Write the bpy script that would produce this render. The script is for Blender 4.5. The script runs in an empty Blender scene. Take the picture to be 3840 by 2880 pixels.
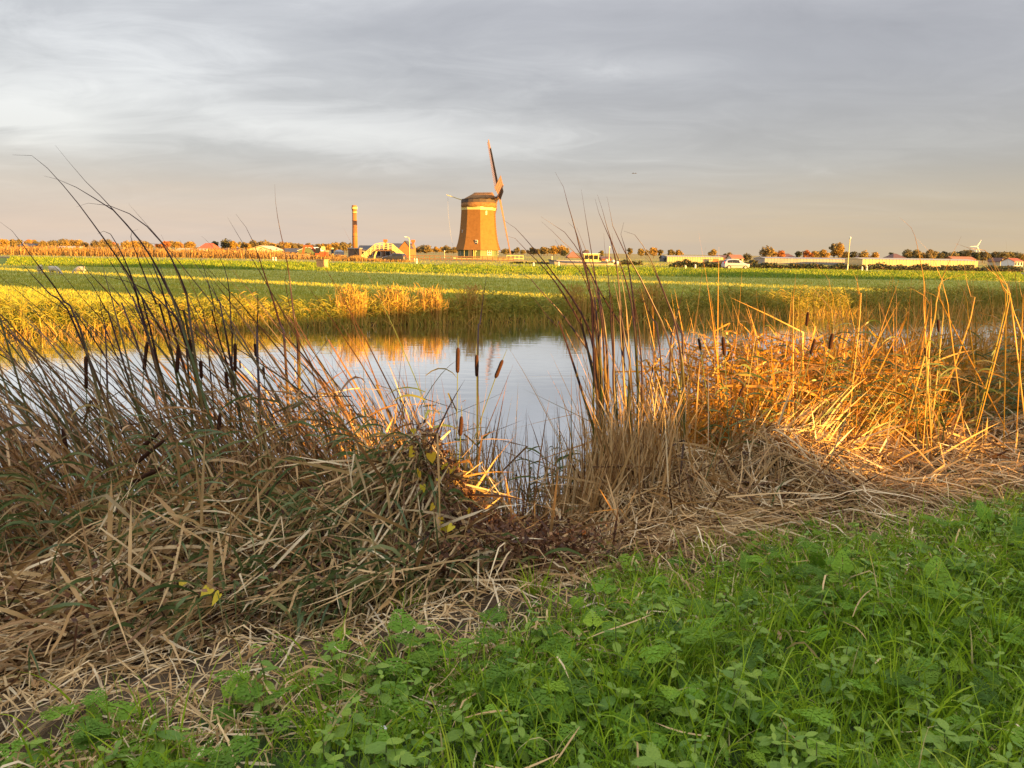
import bpy, math, random
import numpy as np
from mathutils import Matrix, Vector, Euler

rng = np.random.default_rng(7)
random.seed(7)
R = math.radians
scene = bpy.context.scene
col = scene.collection

# ---------------------------------------------------------------- camera
EYE = 2.5                       # metres above the canal water (z = 0)
F = 2885.0                      # focal length in pixels of the 3840 px wide photograph
PITCH, ROLL = 9.75, 0.9
cam_d = bpy.data.cameras.new('camera')
cam_d.sensor_fit = 'HORIZONTAL'
cam_d.sensor_width = 36.0
cam_d.lens = 36.0 * F / 3840.0
cam_d.clip_start = 0.05
cam_d.clip_end = 20000
cam = bpy.data.objects.new('camera', cam_d)
col.objects.link(cam)
CAM_M = Matrix.Translation((0, 0, EYE)) @ Matrix.Rotation(R(90 - PITCH), 4, 'X') @ Matrix.Rotation(R(ROLL), 4, 'Z')
cam.matrix_world = CAM_M
scene.camera = cam

# ---------------------------------------------------------------- light
SUN_AZ, SUN_EL = 58.0, 6.0      # azimuth: degrees to the right of "behind the camera"
sun_dir = Vector((math.sin(R(SUN_AZ)) * math.cos(R(SUN_EL)), -math.cos(R(SUN_AZ)) * math.cos(R(SUN_EL)), math.sin(R(SUN_EL))))
sd = bpy.data.lights.new('sun', 'SUN')
sd.energy = 5.0
sd.angle = R(0.55)
sd.color = (1.0, 0.52, 0.11)
sun = bpy.data.objects.new('sun', sd)
col.objects.link(sun)
sun.rotation_euler = sun_dir.to_track_quat('Z', 'Y').to_euler()

EXPOSURE = 2.15
world = bpy.data.worlds.new('World')
scene.world = world
world.use_nodes = True
scene.view_settings.view_transform = 'Standard'
scene.view_settings.look = 'None'
scene.view_settings.gamma = 1.0
scene.view_settings.exposure = EXPOSURE
scene.view_settings.use_curve_mapping = False
scene.render.engine = 'CYCLES'
scene.cycles.use_denoising = True
scene.cycles.max_bounces = 7
scene.cycles.diffuse_bounces = 3
scene.cycles.glossy_bounces = 3
scene.cycles.transmission_bounces = 4
scene.cycles.transparent_max_bounces = 6


class NB:
    """small node-tree builder"""
    def __init__(s, tree):
        s.t = tree
        s.n = tree.nodes
        s.n.clear()

    def new(s, kind, **kw):
        nd = s.n.new(kind)
        for k, v in kw.items():
            setattr(nd, k, v)
        return nd

    def put(s, sock, v):
        if isinstance(v, bpy.types.NodeSocket):
            s.t.links.new(v, sock)
        elif v is not None:
            if sock.type in ('RGBA',) and not isinstance(v, (int, float)) and len(v) == 3:
                v = (*v, 1)
            sock.default_value = v

    def math(s, op, a, b=None, c=None, clamp=False):
        nd = s.new('ShaderNodeMath', operation=op, use_clamp=clamp)
        s.put(nd.inputs[0], a)
        if b is not None:
            s.put(nd.inputs[1], b)
        if c is not None:
            s.put(nd.inputs[2], c)
        return nd.outputs[0]

    def mix(s, fac, a, b, blend='MIX'):
        nd = s.new('ShaderNodeMix', data_type='RGBA', blend_type=blend, clamp_factor=True)
        s.put(nd.inputs[0], fac)
        s.put(nd.inputs[6], a)
        s.put(nd.inputs[7], b)
        return nd.outputs[2]

    def ramp(s, fac, stops, interp='LINEAR'):
        nd = s.new('ShaderNodeValToRGB')
        nd.color_ramp.interpolation = interp
        els = nd.color_ramp.elements
        while len(els) < len(stops):
            els.new(0.5)
        for e, (p, c) in zip(els, stops):
            e.position = p
            e.color = (*c, 1) if len(c) == 3 else c
        s.put(nd.inputs[0], fac)
        return nd.outputs[0]

    def noise(s, vec, scale, detail=4, rough=0.55, dist=0.0):
        nd = s.new('ShaderNodeTexNoise')
        if vec is not None:
            s.put(nd.inputs['Vector'], vec)
        nd.inputs['Scale'].default_value = scale
        nd.inputs['Detail'].default_value = detail
        nd.inputs['Roughness'].default_value = rough
        nd.inputs['Distortion'].default_value = dist
        return nd.outputs[0]

    def smooth(s, v, a, b):
        nd = s.new('ShaderNodeMapRange', interpolation_type='SMOOTHSTEP', clamp=True)
        s.put(nd.inputs[0], v)
        s.put(nd.inputs[1], a)
        s.put(nd.inputs[2], b)
        return nd.outputs[0]

    def vec(s, x, y, z):
        nd = s.new('ShaderNodeCombineXYZ')
        s.put(nd.inputs[0], x)
        s.put(nd.inputs[1], y)
        s.put(nd.inputs[2], z)
        return nd.outputs[0]


def build_world():
    b = NB(world.node_tree)
    tc = b.new('ShaderNodeTexCoord')
    sep = b.new('ShaderNodeSeparateXYZ')
    b.put(sep.inputs[0], tc.outputs['Generated'])
    x, y, z = sep.outputs
    zz = b.math('MAXIMUM', z, 0.0)
    zc = b.math('ADD', zz, 0.17)
    u = b.math('DIVIDE', x, zc)
    v = b.math('DIVIDE', y, zc)
    # slanted deck of stratus: large soft masses, a few streaks, fine texture
    uu = b.math('ADD', u, b.math('MULTIPLY', v, 0.22))
    big = b.noise(b.vec(b.math('MULTIPLY', uu, 0.6), v, 5.3), 0.55, 3, 0.45, 0.5)
    streak = b.noise(b.vec(b.math('MULTIPLY', uu, 0.42), b.math('MULTIPLY', v, 1.1), 7.7), 0.95, 6, 0.52, 0.9)
    fine = b.noise(b.vec(b.math('MULTIPLY', uu, 0.9), b.math('MULTIPLY', v, 1.4), 1.3), 2.4, 7, 0.62, 1.1)
    m = b.math('ADD', b.math('MULTIPLY', big, 0.55), b.math('MULTIPLY', streak, 0.45))
    m = b.math('ADD', m, b.math('MULTIPLY', b.math('SUBTRACT', fine, 0.5), 0.27))
    # thinner cloud towards the left; a few lighter openings in the deck
    m = b.math('ADD', m, b.math('MULTIPLY', x, -0.06))
    az = b.math('ARCTAN2', x, y)
    for (px_, py_, sa, sz, amp) in ((30, 450, 0.07, 0.024, 0.30), (2350, 285, 0.16, 0.022, 0.13), (1150, 470, 0.20, 0.016, 0.11), (500, 130, 0.22, 0.05, 0.04), (1500, 560, 0.16, 0.012, 0.06), (420, 480, 0.18, 0.012, 0.07), (3000, 420, 0.25, 0.03, 0.04), (1700, 60, 0.10, 0.03, -0.05), (3300, 120, 0.25, 0.04, -0.05)):
        d0 = Vector(CAM_M.to_3x3() @ Vector(((px_ - 1920) / F, -(py_ - 1440) / F, -1.0))).normalized()
        wobx = b.math('MULTIPLY', b.math('SUBTRACT', fine, 0.5), 0.9)
        ea = b.math('ADD', b.math('DIVIDE', b.math('SUBTRACT', az, math.atan2(d0.x, d0.y)), sa), wobx)
        ez = b.math('ADD', b.math('DIVIDE', b.math('SUBTRACT', z, d0.z), sz), b.math('MULTIPLY', b.math('SUBTRACT', streak, 0.5), 3.0))
        g = b.math('EXPONENT', b.math('MULTIPLY', b.math('ADD', b.math('MULTIPLY', ea, ea), b.math('MULTIPLY', ez, ez)), -1.0))
        m = b.math('ADD', m, b.math('MULTIPLY', g, amp))
    cloud = b.ramp(m, [(0.32, (0.375, 0.375, 0.42)), (0.47, (0.46, 0.46, 0.505)), (0.57, (0.56, 0.56, 0.60)), (0.66, (0.73, 0.73, 0.765)), (0.78, (0.93, 0.93, 0.95))])
    # warm band of evening air near the horizon, yellower towards the sun
    side = b.smooth(x, -0.35, 0.6)
    warm = b.mix(side, (0.86, 0.67, 0.52), (0.72, 0.55, 0.33))
    mid = b.mix(side, (0.54, 0.525, 0.52), (0.45, 0.425, 0.385))
    low = b.smooth(zz, 0.125, 0.0)
    low2 = b.smooth(zz, 0.23, 0.05)
    lowbands = b.noise(b.vec(b.math('MULTIPLY', x, 2.2), b.math('MULTIPLY', zz, 26.0), 0.4), 1.4, 5, 0.55, 0.3)
    c1 = b.mix(b.math('MULTIPLY', low2, b.math('ADD', 0.45, b.math('MULTIPLY', side, 0.25))), cloud, mid)
    lowf = b.math('MULTIPLY', low, b.math('ADD', 0.34, b.math('MULTIPLY', lowbands, 0.8)), clamp=True)
    c2 = b.mix(lowf, c1, warm)
    # an overcast deck grows brighter overhead
    gain = b.math('ADD', 1.0, b.math('MULTIPLY', b.smooth(zz, 0.20, 1.0), 2.3))
    c3 = b.mix(1.0, c2, b.vec(gain, gain, gain), 'MULTIPLY')
    sky = b.new('ShaderNodeTexSky', sky_type='NISHITA')
    sky.sun_disc = False
    sky.sun_elevation = R(SUN_EL)
    sky.sun_rotation = R(180 - SUN_AZ)
    sky.air_density = 1.2
    sky.dust_density = 2.0
    nsk = b.mix(1.0, sky.outputs[0], (0.10, 0.10, 0.10), 'MULTIPLY')
    k = 2.0 ** -EXPOSURE
    c4 = b.mix(1.0, c3, (k, k, k), 'MULTIPLY')
    fin = b.mix(0.92, nsk, c4)
    bg = b.new('ShaderNodeBackground')
    b.put(bg.inputs[0], fin)
    bg.inputs[1].default_value = 1.0
    out = b.new('ShaderNodeOutputWorld')
    b.put(out.inputs[0], bg.outputs[0])


build_world()

# ---------------------------------------------------------------- placing helpers
CAM3 = np.array(CAM_M.to_3x3())


def ray(px, py):
    d = CAM3 @ np.array([(px - 1920) / F, -(py - 1440) / F, -1.0])
    return d / d[1]


def at(px, py, D):
    """point seen at photograph pixel (px, py), D metres in front of the camera"""
    d = ray(px, py) * D
    return np.array([d[0], d[1], d[2] + EYE])


TV = np.array([math.cos(R(25)), math.sin(R(25))])      # along the canal
NV = np.array([-math.sin(R(25)), math.cos(R(25))])     # across it


def tn(x, y):
    return x * TV[0] + y * TV[1], x * NV[0] + y * NV[1]


def xy(t, n):
    return t * TV[0] + n * NV[0], t * TV[1] + n * NV[1]


def wob(a, s=0.0):
    return 0.5 * np.sin(a * 1.7 + s) + 0.3 * np.sin(a * 3.9 + 1.3 + s) + 0.2 * np.sin(a * 8.3 + 2.1 + s)


def sstep(a, b, v):
    k = np.clip((v - a) / (b - a), 0, 1)
    return k * k * (3 - 2 * k)


def road_y(x):
    return 111 + 0.0021 * (x - 2) ** 2 / (1 + np.abs(x) / 120)


def heap(t, n):
    lump = 1 + 0.16 * np.sin(t * 4.1 + n * 2.3) * np.sin(n * 5.3 - t * 1.9) + 0.10 * np.sin(t * 9.7 + 1.0) * np.sin(n * 8.1)
    nn = n + 0.12 * wob(t * 1.1)
    prof = np.exp(-(np.maximum(nn - 4.35, 0) / 0.42) ** 2) * np.exp(-(np.maximum(4.35 - nn, 0) / 0.47) ** 2)
    hl = 0.50 * sstep(2.0, 1.3, t) * sstep(-5, -1, t) * (0.82 + 0.18 * np.sin(t * 1.3 + 0.6)) + 0.32 * np.exp(-((t - 1.45) / 0.30) ** 2)
    hr = 0.50 * sstep(2.35, 2.8, t) * (0.85 + 0.2 * np.sin(t * 1.9)) * sstep(14, 8, t)
    return prof * (hl + hr + 0.10) * lump


_N = [-400, -5, 0, 2.4, 3.4, 4.3, 5.3, 7, 23, 25.2, 26.0, 28, 400]
_Z = [0.95, 1.0, 0.95, 0.86, 0.76, 0.42, -0.02, -0.5, -0.5, -0.03, 0.2, 0.16, 0.16]


def zg(x, y):
    x = np.asarray(x, float)
    y = np.asarray(y, float)
    t, n = tn(x, y)
    z = np.interp(n, _N, _Z)
    near = sstep(14, 9, np.hypot(x, y))
    z = z + near * 0.035 * (wob(x * 2.2 + y * 1.3) + wob(y * 3.1 - x * 1.7, 2.0)) * (n < 5)
    z = z + heap(t, n) * 0.8 * (n < 6.5)
    ye = y - (road_y(x) - 111)
    z = z + 0.27 * sstep(82, 109, ye) * (n > 26)
    return z


def hit(px, py, off=0.0, dmin=1.5, dmax=60):
    d = ray(px, py)
    D = dmin
    while D < dmax:
        if EYE + d[2] * D < float(zg(d[0] * D, D)) + off:
            break
        D *= 1.006
    return np.array([d[0] * D, D, EYE + d[2] * D])


# ---------------------------------------------------------------- mesh helpers
def tag(o, label=None, cat=None, group=None, kind=None):
    if label:
        o['label'] = label
    if cat:
        o['category'] = cat
    if group:
        o['group'] = group
    if kind:
        o['kind'] = kind
    return o


def thing(name, label, cat, loc=(0, 0, 0), rz=0.0, group=None):
    o = bpy.data.objects.new(name, None)
    o.empty_display_size = 0.1
    col.objects.link(o)
    o.location = [float(v) for v in loc]
    o.rotation_euler = (0, 0, rz)
    return tag(o, label, cat, group)


def link(name, me, parent=None):
    o = bpy.data.objects.new(name, me)
    col.objects.link(o)
    o.parent = parent
    return o


def np_mesh(name, V, Q, mat, tint=None, smooth=False):
    """mesh from numpy arrays: V (n,3), Q (m,4) quads or (m,3) triangles"""
    me = bpy.data.meshes.new(name)
    V = np.ascontiguousarray(V, dtype=np.float32).reshape(-1, 3)
    Q = np.ascontiguousarray(Q, dtype=np.int32)
    k = Q.shape[1]
    me.vertices.add(len(V))
    me.vertices.foreach_set('co', V.ravel())
    me.loops.add(Q.size)
    me.loops.foreach_set('vertex_index', Q.ravel())
    me.polygons.add(len(Q))
    me.polygons.foreach_set('loop_start', np.arange(0, Q.size, k, dtype=np.int32))
    if smooth:
        me.polygons.foreach_set('use_smooth', np.ones(len(Q), dtype=bool))
    me.update(calc_edges=True)
    if tint is not None:
        a = me.attributes.new('tint', 'FLOAT_COLOR', 'POINT')
        a.data.foreach_set('color', np.ascontiguousarray(tint, dtype=np.float32).ravel())
    if mat is not None:
        me.materials.append(mat)
    return me


def unit(v):
    return v / np.maximum(np.linalg.norm(v, axis=-1, keepdims=True), 1e-9)


def ribbons(P, D, L, W, nseg=6, droop=0.0, curl=None, kink=None, prof='strap', face=None, hue=None, hue2=None, twist=0.0, zmin=None):
    """N ribbons -> V, Q, tint.  tint = (random hue, position along blade, second random, 1)"""
    P = np.array(P, float)
    N = len(P)
    D = unit(np.array(D, float))
    L = np.broadcast_to(np.asarray(L, float), (N,))
    W = np.broadcast_to(np.asarray(W, float), (N,))
    droop = np.broadcast_to(np.asarray(droop, float), (N,))
    if face is None:
        face = rng.normal(size=(N, 3)) * [1, 1, 0.3]
    hue = rng.random(N) if hue is None else hue
    hue2 = rng.random(N) if hue2 is None else hue2
    ts = np.linspace(0, 1, nseg + 1)
    if prof == 'strap':
        wp = np.where(ts < 0.55, 0.85 + 0.27 * ts, 1.0 - ((ts - 0.55) / 0.45) ** 1.6 * 0.95)
    elif prof == 'leaf':
        wp = np.maximum(np.sin(np.pi * np.clip(ts * 0.86 + 0.14, 0, 1)) ** 0.8, 0.06)
    elif prof == 'stem':
        wp = 1.0 - 0.5 * ts
    else:
        wp = np.maximum(1.0 - ts ** 1.7, 0.05)
    V = np.empty((N, nseg + 1, 2, 3))
    d = D.copy()
    pos = P.copy()
    for i in range(nseg + 1):
        s = unit(np.cross(d, face))
        if twist is not None and np.any(twist):
            a = (np.asarray(twist) * ts[i])
            a = np.broadcast_to(a, (N,))[:, None]
            s = unit(s * np.cos(a) + np.cross(d, s) * np.sin(a))
        w = (W * wp[i] * 0.5)[:, None]
        V[:, i, 0] = pos - s * w
        V[:, i, 1] = pos + s * w
        if i < nseg:
            step = (L / nseg)[:, None]
            dd = d.copy()
            dd[:, 2] -= droop / nseg * (0.4 + 1.2 * ts[i])
            if curl is not None:
                dd += curl / nseg
            d = unit(dd)
            if kink is not None:
                tk, kd = kink
                now = (tk >= ts[i]) & (tk < ts[i + 1])
                d[now] = kd[now]
            pos = pos + d * step
            if zmin is not None:
                g = zg(pos[:, 0], pos[:, 1]) + zmin
                pos[:, 2] = np.maximum(pos[:, 2], g)
    base = (np.arange(N) * (nseg + 1) * 2)[:, None]
    k = np.arange(nseg)[None, :] * 2
    q = np.stack([base + k, base + k + 1, base + k + 3, base + k + 2], -1).reshape(-1, 4)
    T = np.empty((N, nseg + 1, 2, 4))
    T[..., 0] = hue[:, None, None]
    T[..., 1] = ts[None, :, None]
    T[..., 2] = hue2[:, None, None]
    T[..., 3] = 1
    return V.reshape(-1, 3), q, T.reshape(-1, 4)


def merge(parts):
    Vs, Qs, Ts, o = [], [], [], 0
    for V, Q, T in parts:
        Vs.append(V)
        Qs.append(Q + o)
        Ts.append(T)
        o += len(V)
    return np.concatenate(Vs), np.concatenate(Qs), np.concatenate(Ts)


def stuff(name, parts, mat, label, cat, kind='stuff', smooth=False):
    V, Q, T = merge(parts)
    o = link(name, np_mesh(name, V, Q, mat, T, smooth))
    return tag(o, label, cat, kind=kind)


class MB:
    """collects simple solids; build() links them as one mesh object"""
    def __init__(s):
        s.v = []
        s.f = []

    def add(s, vs, fs):
        o = len(s.v)
        s.v += [tuple(float(c) for c in p) for p in vs]
        s.f += [tuple(i + o for i in f) for f in fs]
        return s

    def box(s, x0, x1, y0, y1, z0, z1):
        return s.add([(x0, y0, z0), (x1, y0, z0), (x1, y1, z0), (x0, y1, z0), (x0, y0, z1), (x1, y0, z1), (x1, y1, z1), (x0, y1, z1)],
                     [(3, 2, 1, 0), (4, 5, 6, 7), (0, 1, 5, 4), (1, 2, 6, 5), (2, 3, 7, 6), (3, 0, 4, 7)])

    def loft(s, rings, cap=True):
        n = len(rings[0])
        fs = []
        for i in range(len(rings) - 1):
            for j in range(n):
                k = (j + 1) % n
                fs.append((i * n + j, i * n + k, (i + 1) * n + k, (i + 1) * n + j))
        if cap:
            fs.append(tuple(range(n - 1, -1, -1)))
            fs.append(tuple((len(rings) - 1) * n + j for j in range(n)))
        return s.add([p for r in rings for p in r], fs)

    def rod(s, a, b, r0, r1=None, n=8):
        r1 = r0 if r1 is None else r1
        a, b = Vector(a), Vector(b)
        d = (b - a).normalized()
        u = d.orthogonal().normalized()
        w = d.cross(u)
        ring = lambda c, r: [c + (u * math.cos(2 * math.pi * j / n) + w * math.sin(2 * math.pi * j / n)) * r for j in range(n)]
        return s.loft([ring(a, r0), ring(b, r1)])

    def pipe(s, pts, rad, n=6):
        pts = [Vector(p) for p in pts]
        rad = [rad] * len(pts) if isinstance(rad, (int, float)) else rad
        rings = []
        u = None
        for i, p in enumerate(pts):
            d = (pts[min(i + 1, len(pts) - 1)] - pts[max(i - 1, 0)]).normalized()
            u = d.orthogonal().normalized() if u is None else (u - d * u.dot(d)).normalized()
            w = d.cross(u)
            rings.append([p + (u * math.cos(2 * math.pi * j / n) + w * math.sin(2 * math.pi * j / n)) * rad[i] for j in range(n)])
        return s.loft(rings)

    def beam(s, a, b, w, h, up=(0, 0, 1)):
        a, b, up = Vector(a), Vector(b), Vector(up)
        d = (b - a).normalized()
        sx = d.cross(up).normalized() * (w / 2)
        sy = sx.cross(d).normalized() * (h / 2)
        return s.loft([[c - sx - sy, c + sx - sy, c + sx + sy, c - sx + sy] for c in (a, b)])

    def quad(s, a, b, c, d):
        return s.add([a, b, c, d], [(0, 1, 2, 3)])

    def lathe(s, prof, n=16, c=(0, 0, 0)):
        return s.loft([[(c[0] + r * math.cos(2 * math.pi * j / n), c[1] + r * math.sin(2 * math.pi * j / n), c[2] + z) for j in range(n)] for r, z in prof])

    def mesh(s, name, mat, smooth=False):
        me = bpy.data.meshes.new(name)
        me.from_pydata(s.v, [], s.f)
        if mat is not None:
            me.materials.append(mat)
        if smooth:
            me.polygons.foreach_set('use_smooth', [True] * len(me.polygons))
        return me

    def build(s, name, mat, parent=None, smooth=False, label=None):
        o = link(name, s.mesh(name, mat, smooth), parent)
        if label:
            o['label'] = label
        return o


# ---------------------------------------------------------------- materials
def new_mat(name):
    m = bpy.data.materials.new(name)
    m.use_nodes = True
    return m, NB(m.node_tree)


def surf(b, shader):
    out = b.new('ShaderNodeOutputMaterial')
    b.put(out.inputs[0], shader)


def princ(b, colr, rough=0.7, spec=0.4, normal=None, metal=0.0):
    p = b.new('ShaderNodeBsdfPrincipled')
    b.put(p.inputs['Base Color'], colr)
    b.put(p.inputs['Roughness'], rough)
    b.put(p.inputs['Metallic'], metal)
    p.inputs['Specular IOR Level'].default_value = spec
    if normal is not None:
        b.put(p.inputs['Normal'], normal)
    return p.outputs[0]


def paint(name, c, rough=0.6, var=0.18, scale=3.0, spec=0.4, bump=0.0, bscale=20.0, metal=0.0, dark=0.6):
    """plain painted / plastered / metal surface with blotchy wear"""
    m, b = new_mat(name)
    tc = b.new('ShaderNodeTexCoord')
    n = b.noise(tc.outputs['Object'], scale, 6, 0.6)
    cc = b.mix(b.math('MULTIPLY', b.smooth(n, 0.35, 0.75), var * 2, clamp=True), c, tuple(v * dark for v in c))
    nor = None
    if bump:
        bp = b.new('ShaderNodeBump')
        bp.inputs['Strength'].default_value = bump
        bp.inputs['Distance'].default_value = 0.02
        b.put(bp.inputs['Height'], b.noise(tc.outputs['Object'], bscale, 5))
        nor = bp.outputs[0]
    surf(b, princ(b, cc, rough, spec, nor, metal))
    return m


def blade_mat(name, stops, tip=None, tip_at=0.75, rough=0.5, transl=0.3, spec=0.35, patch=0.25):
    """leaf / straw blades: own hue per blade from the tint attribute, dry tips, blotches"""
    m, b = new_mat(name)
    a = b.new('ShaderNodeAttribute', attribute_name='tint')
    sep = b.new('ShaderNodeSeparateColor')
    b.put(sep.inputs[0], a.outputs['Color'])
    h, t, h2 = sep.outputs
    c = b.ramp(h, stops)
    geo = b.new('ShaderNodeTexCoord')
    n = b.noise(geo.outputs['Object'], 9.0, 3)
    v = b.math('ADD', 1.0 - patch, b.math('MULTIPLY', b.math('ADD', h2, n), patch))
    c = b.mix(1.0, c, b.vec(v, v, v), 'MULTIPLY')
    if tip:
        k = b.math('ADD', t, b.math('MULTIPLY', b.math('SUBTRACT', n, 0.5), 0.5))
        c = b.mix(b.smooth(k, tip_at - 0.2, tip_at + 0.15), c, tip)
    p = princ(b, c, rough, spec)
    tr = b.new('ShaderNodeBsdfTranslucent')
    b.put(tr.inputs[0], c)
    mx = b.new('ShaderNodeMixShader')
    mx.inputs[0].default_value = transl
    b.put(mx.inputs[1], p)
    b.put(mx.inputs[2], tr.outputs[0])
    surf(b, mx.outputs[0])
    return m


def leaf_obj_mat(name, c0, c1, rough=0.45, transl=0.3, vein=True):
    m, b = new_mat(name)
    oi = b.new('ShaderNodeObjectInfo')
    tc = b.new('ShaderNodeTexCoord')
    n = b.noise(tc.outputs['Object'], 14.0, 4)
    c = b.mix(oi.outputs['Random'], c0, c1)
    c = b.mix(b.smooth(n, 0.45, 0.9), c, tuple(v * 0.62 for v in c0))
    p = princ(b, c, rough, 0.3)
    tr = b.new('ShaderNodeBsdfTranslucent')
    b.put(tr.inputs[0], c)
    mx = b.new('ShaderNodeMixShader')
    mx.inputs[0].default_value = transl
    b.put(mx.inputs[1], p)
    b.put(mx.inputs[2], tr.outputs[0])
    surf(b, mx.outputs[0])
    return m


def crown_mat(name, c0, c1, c2):
    """autumn foliage, hue differs from tree to tree and clump to clump"""
    m, b = new_mat(name)
    oi = b.new('ShaderNodeObjectInfo')
    tc = b.new('ShaderNodeTexCoord')
    n = b.noise(tc.outputs['Object'], 0.7, 3)
    f = b.math('ADD', b.math('MULTIPLY', oi.outputs['Random'], 0.5), b.math('MULTIPLY', n, 0.6))
    c = b.ramp(f, [(0.2, c0), (0.5, c1), (0.85, c2)])
    p = princ(b, c, 0.7, 0.2)
    tr = b.new('ShaderNodeBsdfTranslucent')
    b.put(tr.inputs[0], c)
    mx = b.new('ShaderNodeMixShader')
    mx.inputs[0].default_value = 0.25
    b.put(mx.inputs[1], p)
    b.put(mx.inputs[2], tr.outputs[0])
    surf(b, mx.outputs[0])
    return m


def ground_mat(name, stops, scale=3.0, stretch=(1, 1, 1), bump=0.6, bscale=25.0, rough=0.95):
    m, b = new_mat(name)
    tc = b.new('ShaderNodeTexCoord')
    mp = b.new('ShaderNodeMapping')
    mp.inputs['Scale'].default_value = stretch
    b.put(mp.inputs[0], tc.outputs['Object'])
    n = b.noise(mp.outputs[0], scale, 7, 0.62, 0.3)
    c = b.ramp(n, stops)
    bp = b.new('ShaderNodeBump')
    bp.inputs['Strength'].default_value = bump
    bp.inputs['Distance'].default_value = 0.05
    b.put(bp.inputs['Height'], b.noise(tc.outputs['Object'], bscale, 5))
    surf(b, princ(b, c, rough, 0.2, bp.outputs[0]))
    return m


M = {}
M['soil'] = ground_mat('soil', [(0.25, (0.05, 0.034, 0.02)), (0.5, (0.10, 0.07, 0.04)), (0.7, (0.20, 0.14, 0.08))], 5.0, bscale=60)
M['turf'] = ground_mat('turf', [(0.25, (0.03, 0.045, 0.012)), (0.5, (0.05, 0.085, 0.02)), (0.75, (0.09, 0.085, 0.03))], 6.0, bscale=60)
M['thatchcore'] = ground_mat('thatchcore', [(0.3, (0.022, 0.014, 0.008)), (0.55, (0.055, 0.036, 0.018)), (0.75, (0.12, 0.08, 0.04))], 9.0, (1, 2.5, 1), bscale=50)  # shade of the gaps between straws put into this dark core colour
M['mud'] = ground_mat('mud', [(0.3, (0.03, 0.025, 0.016)), (0.7, (0.06, 0.05, 0.03))], 3.0)
M['meadow'] = ground_mat('meadow', [(0.25, (0.22, 0.25, 0.04)), (0.5, (0.31, 0.31, 0.05)), (0.75, (0.40, 0.33, 0.065))], 0.6, (0.12, 1.0, 1), bump=1.0, bscale=3.0)
M['verge'] = ground_mat('verge', [(0.25, (0.06, 0.11, 0.02)), (0.5, (0.10, 0.16, 0.025)), (0.75, (0.17, 0.19, 0.04))], 0.5, (0.35, 1.0, 1), bump=1.0, bscale=2.0)
M['farland'] = ground_mat('farland', [(0.3, (0.24, 0.21, 0.06)), (0.5, (0.30, 0.22, 0.09)), (0.7, (0.22, 0.25, 0.05))], 0.012, (0.25, 1.0, 1), bump=0.8, bscale=1.5)


def water_mat():
    m, b = new_mat('canal_water')
    tc = b.new('ShaderNodeTexCoord')
    mp = b.new('ShaderNodeMapping')
    mp.inputs['Rotation'].default_value = (0, 0, R(-12))
    mp.inputs['Scale'].default_value = (0.55, 1.6, 1)
    b.put(mp.inputs[0], tc.outputs['Object'])
    n1 = b.noise(mp.outputs[0], 2.2, 4, 0.5)
    n2 = b.noise(mp.outputs[0], 0.35, 2, 0.5)
    bp = b.new('ShaderNodeBump')
    bp.inputs['Strength'].default_value = 0.055
    bp.inputs['Distance'].default_value = 0.08
    b.put(bp.inputs['Height'], b.math('MULTIPLY', n1, b.math('ADD', 0.35, n2)))
    gl = b.new('ShaderNodeBsdfAnisotropic') if False else b.new('ShaderNodeBsdfGlossy')
    gl.inputs['Color'].default_value = (0.97, 0.98, 1.0, 1)
    gl.inputs['Roughness'].default_value = 0.03
    b.put(gl.inputs['Normal'], bp.outputs[0])
    df = b.new('ShaderNodeBsdfDiffuse')
    df.inputs[0].default_value = (0.022, 0.026, 0.016, 1)
    lw = b.new('ShaderNodeLayerWeight')
    lw.inputs['Blend'].default_value = 0.5
    f = b.math('ADD', 0.62, b.math('MULTIPLY', lw.outputs['Facing'], 0.34), clamp=True)
    mx = b.new('ShaderNodeMixShader')
    b.put(mx.inputs[0], f)
    b.put(mx.inputs[1], df.outputs[0])
    b.put(mx.inputs[2], gl.outputs[0])
    surf(b, mx.outputs[0])
    return m


M['water'] = water_mat()
M['asphalt'] = ground_mat('asphalt', [(0.3, (0.16, 0.13, 0.105)), (0.7, (0.24, 0.19, 0.15))], 2.0, bump=0.2)

# reeds and straw
M['straw'] = blade_mat('straw', [(0.0, (0.055, 0.026, 0.010)), (0.22, (0.17, 0.085, 0.030)), (0.5, (0.42, 0.25, 0.09)), (0.8, (0.60, 0.42, 0.19)), (1.0, (0.74, 0.60, 0.36))], rough=0.55, transl=0.12, patch=0.4)
M['cattail_leaf'] = blade_mat('cattail_leaf', [(0.0, (0.07, 0.10, 0.025)), (0.3, (0.13, 0.11, 0.035)), (0.5, (0.25, 0.12, 0.04)), (0.75, (0.42, 0.23, 0.085)), (1.0, (0.62, 0.42, 0.20))], tip=(0.09, 0.04, 0.026), tip_at=0.85, rough=0.4, transl=0.15, patch=0.4)
M['tall_blade'] = blade_mat('tall_blade', [(0.0, (0.07, 0.12, 0.03)), (0.45, (0.13, 0.14, 0.035)), (0.75, (0.26, 0.16, 0.045)), (1.0, (0.40, 0.24, 0.07))], tip=(0.050, 0.024, 0.028), tip_at=0.55, rough=0.38, transl=0.18)
M['gold_tall'] = blade_mat('gold_tall', [(0.0, (0.24, 0.19, 0.02)), (0.5, (0.46, 0.23, 0.03)), (1.0, (0.58, 0.30, 0.05))], tip=(0.14, 0.06, 0.03), tip_at=0.92, rough=0.4, transl=0.2)
M['golden_blade'] = blade_mat('golden_blade', [(0.0, (0.10, 0.12, 0.015)), (0.3, (0.32, 0.20, 0.02)), (0.6, (0.52, 0.23, 0.03)), (1.0, (0.66, 0.36, 0.08))], rough=0.42, transl=0.25, patch=0.4)
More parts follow.
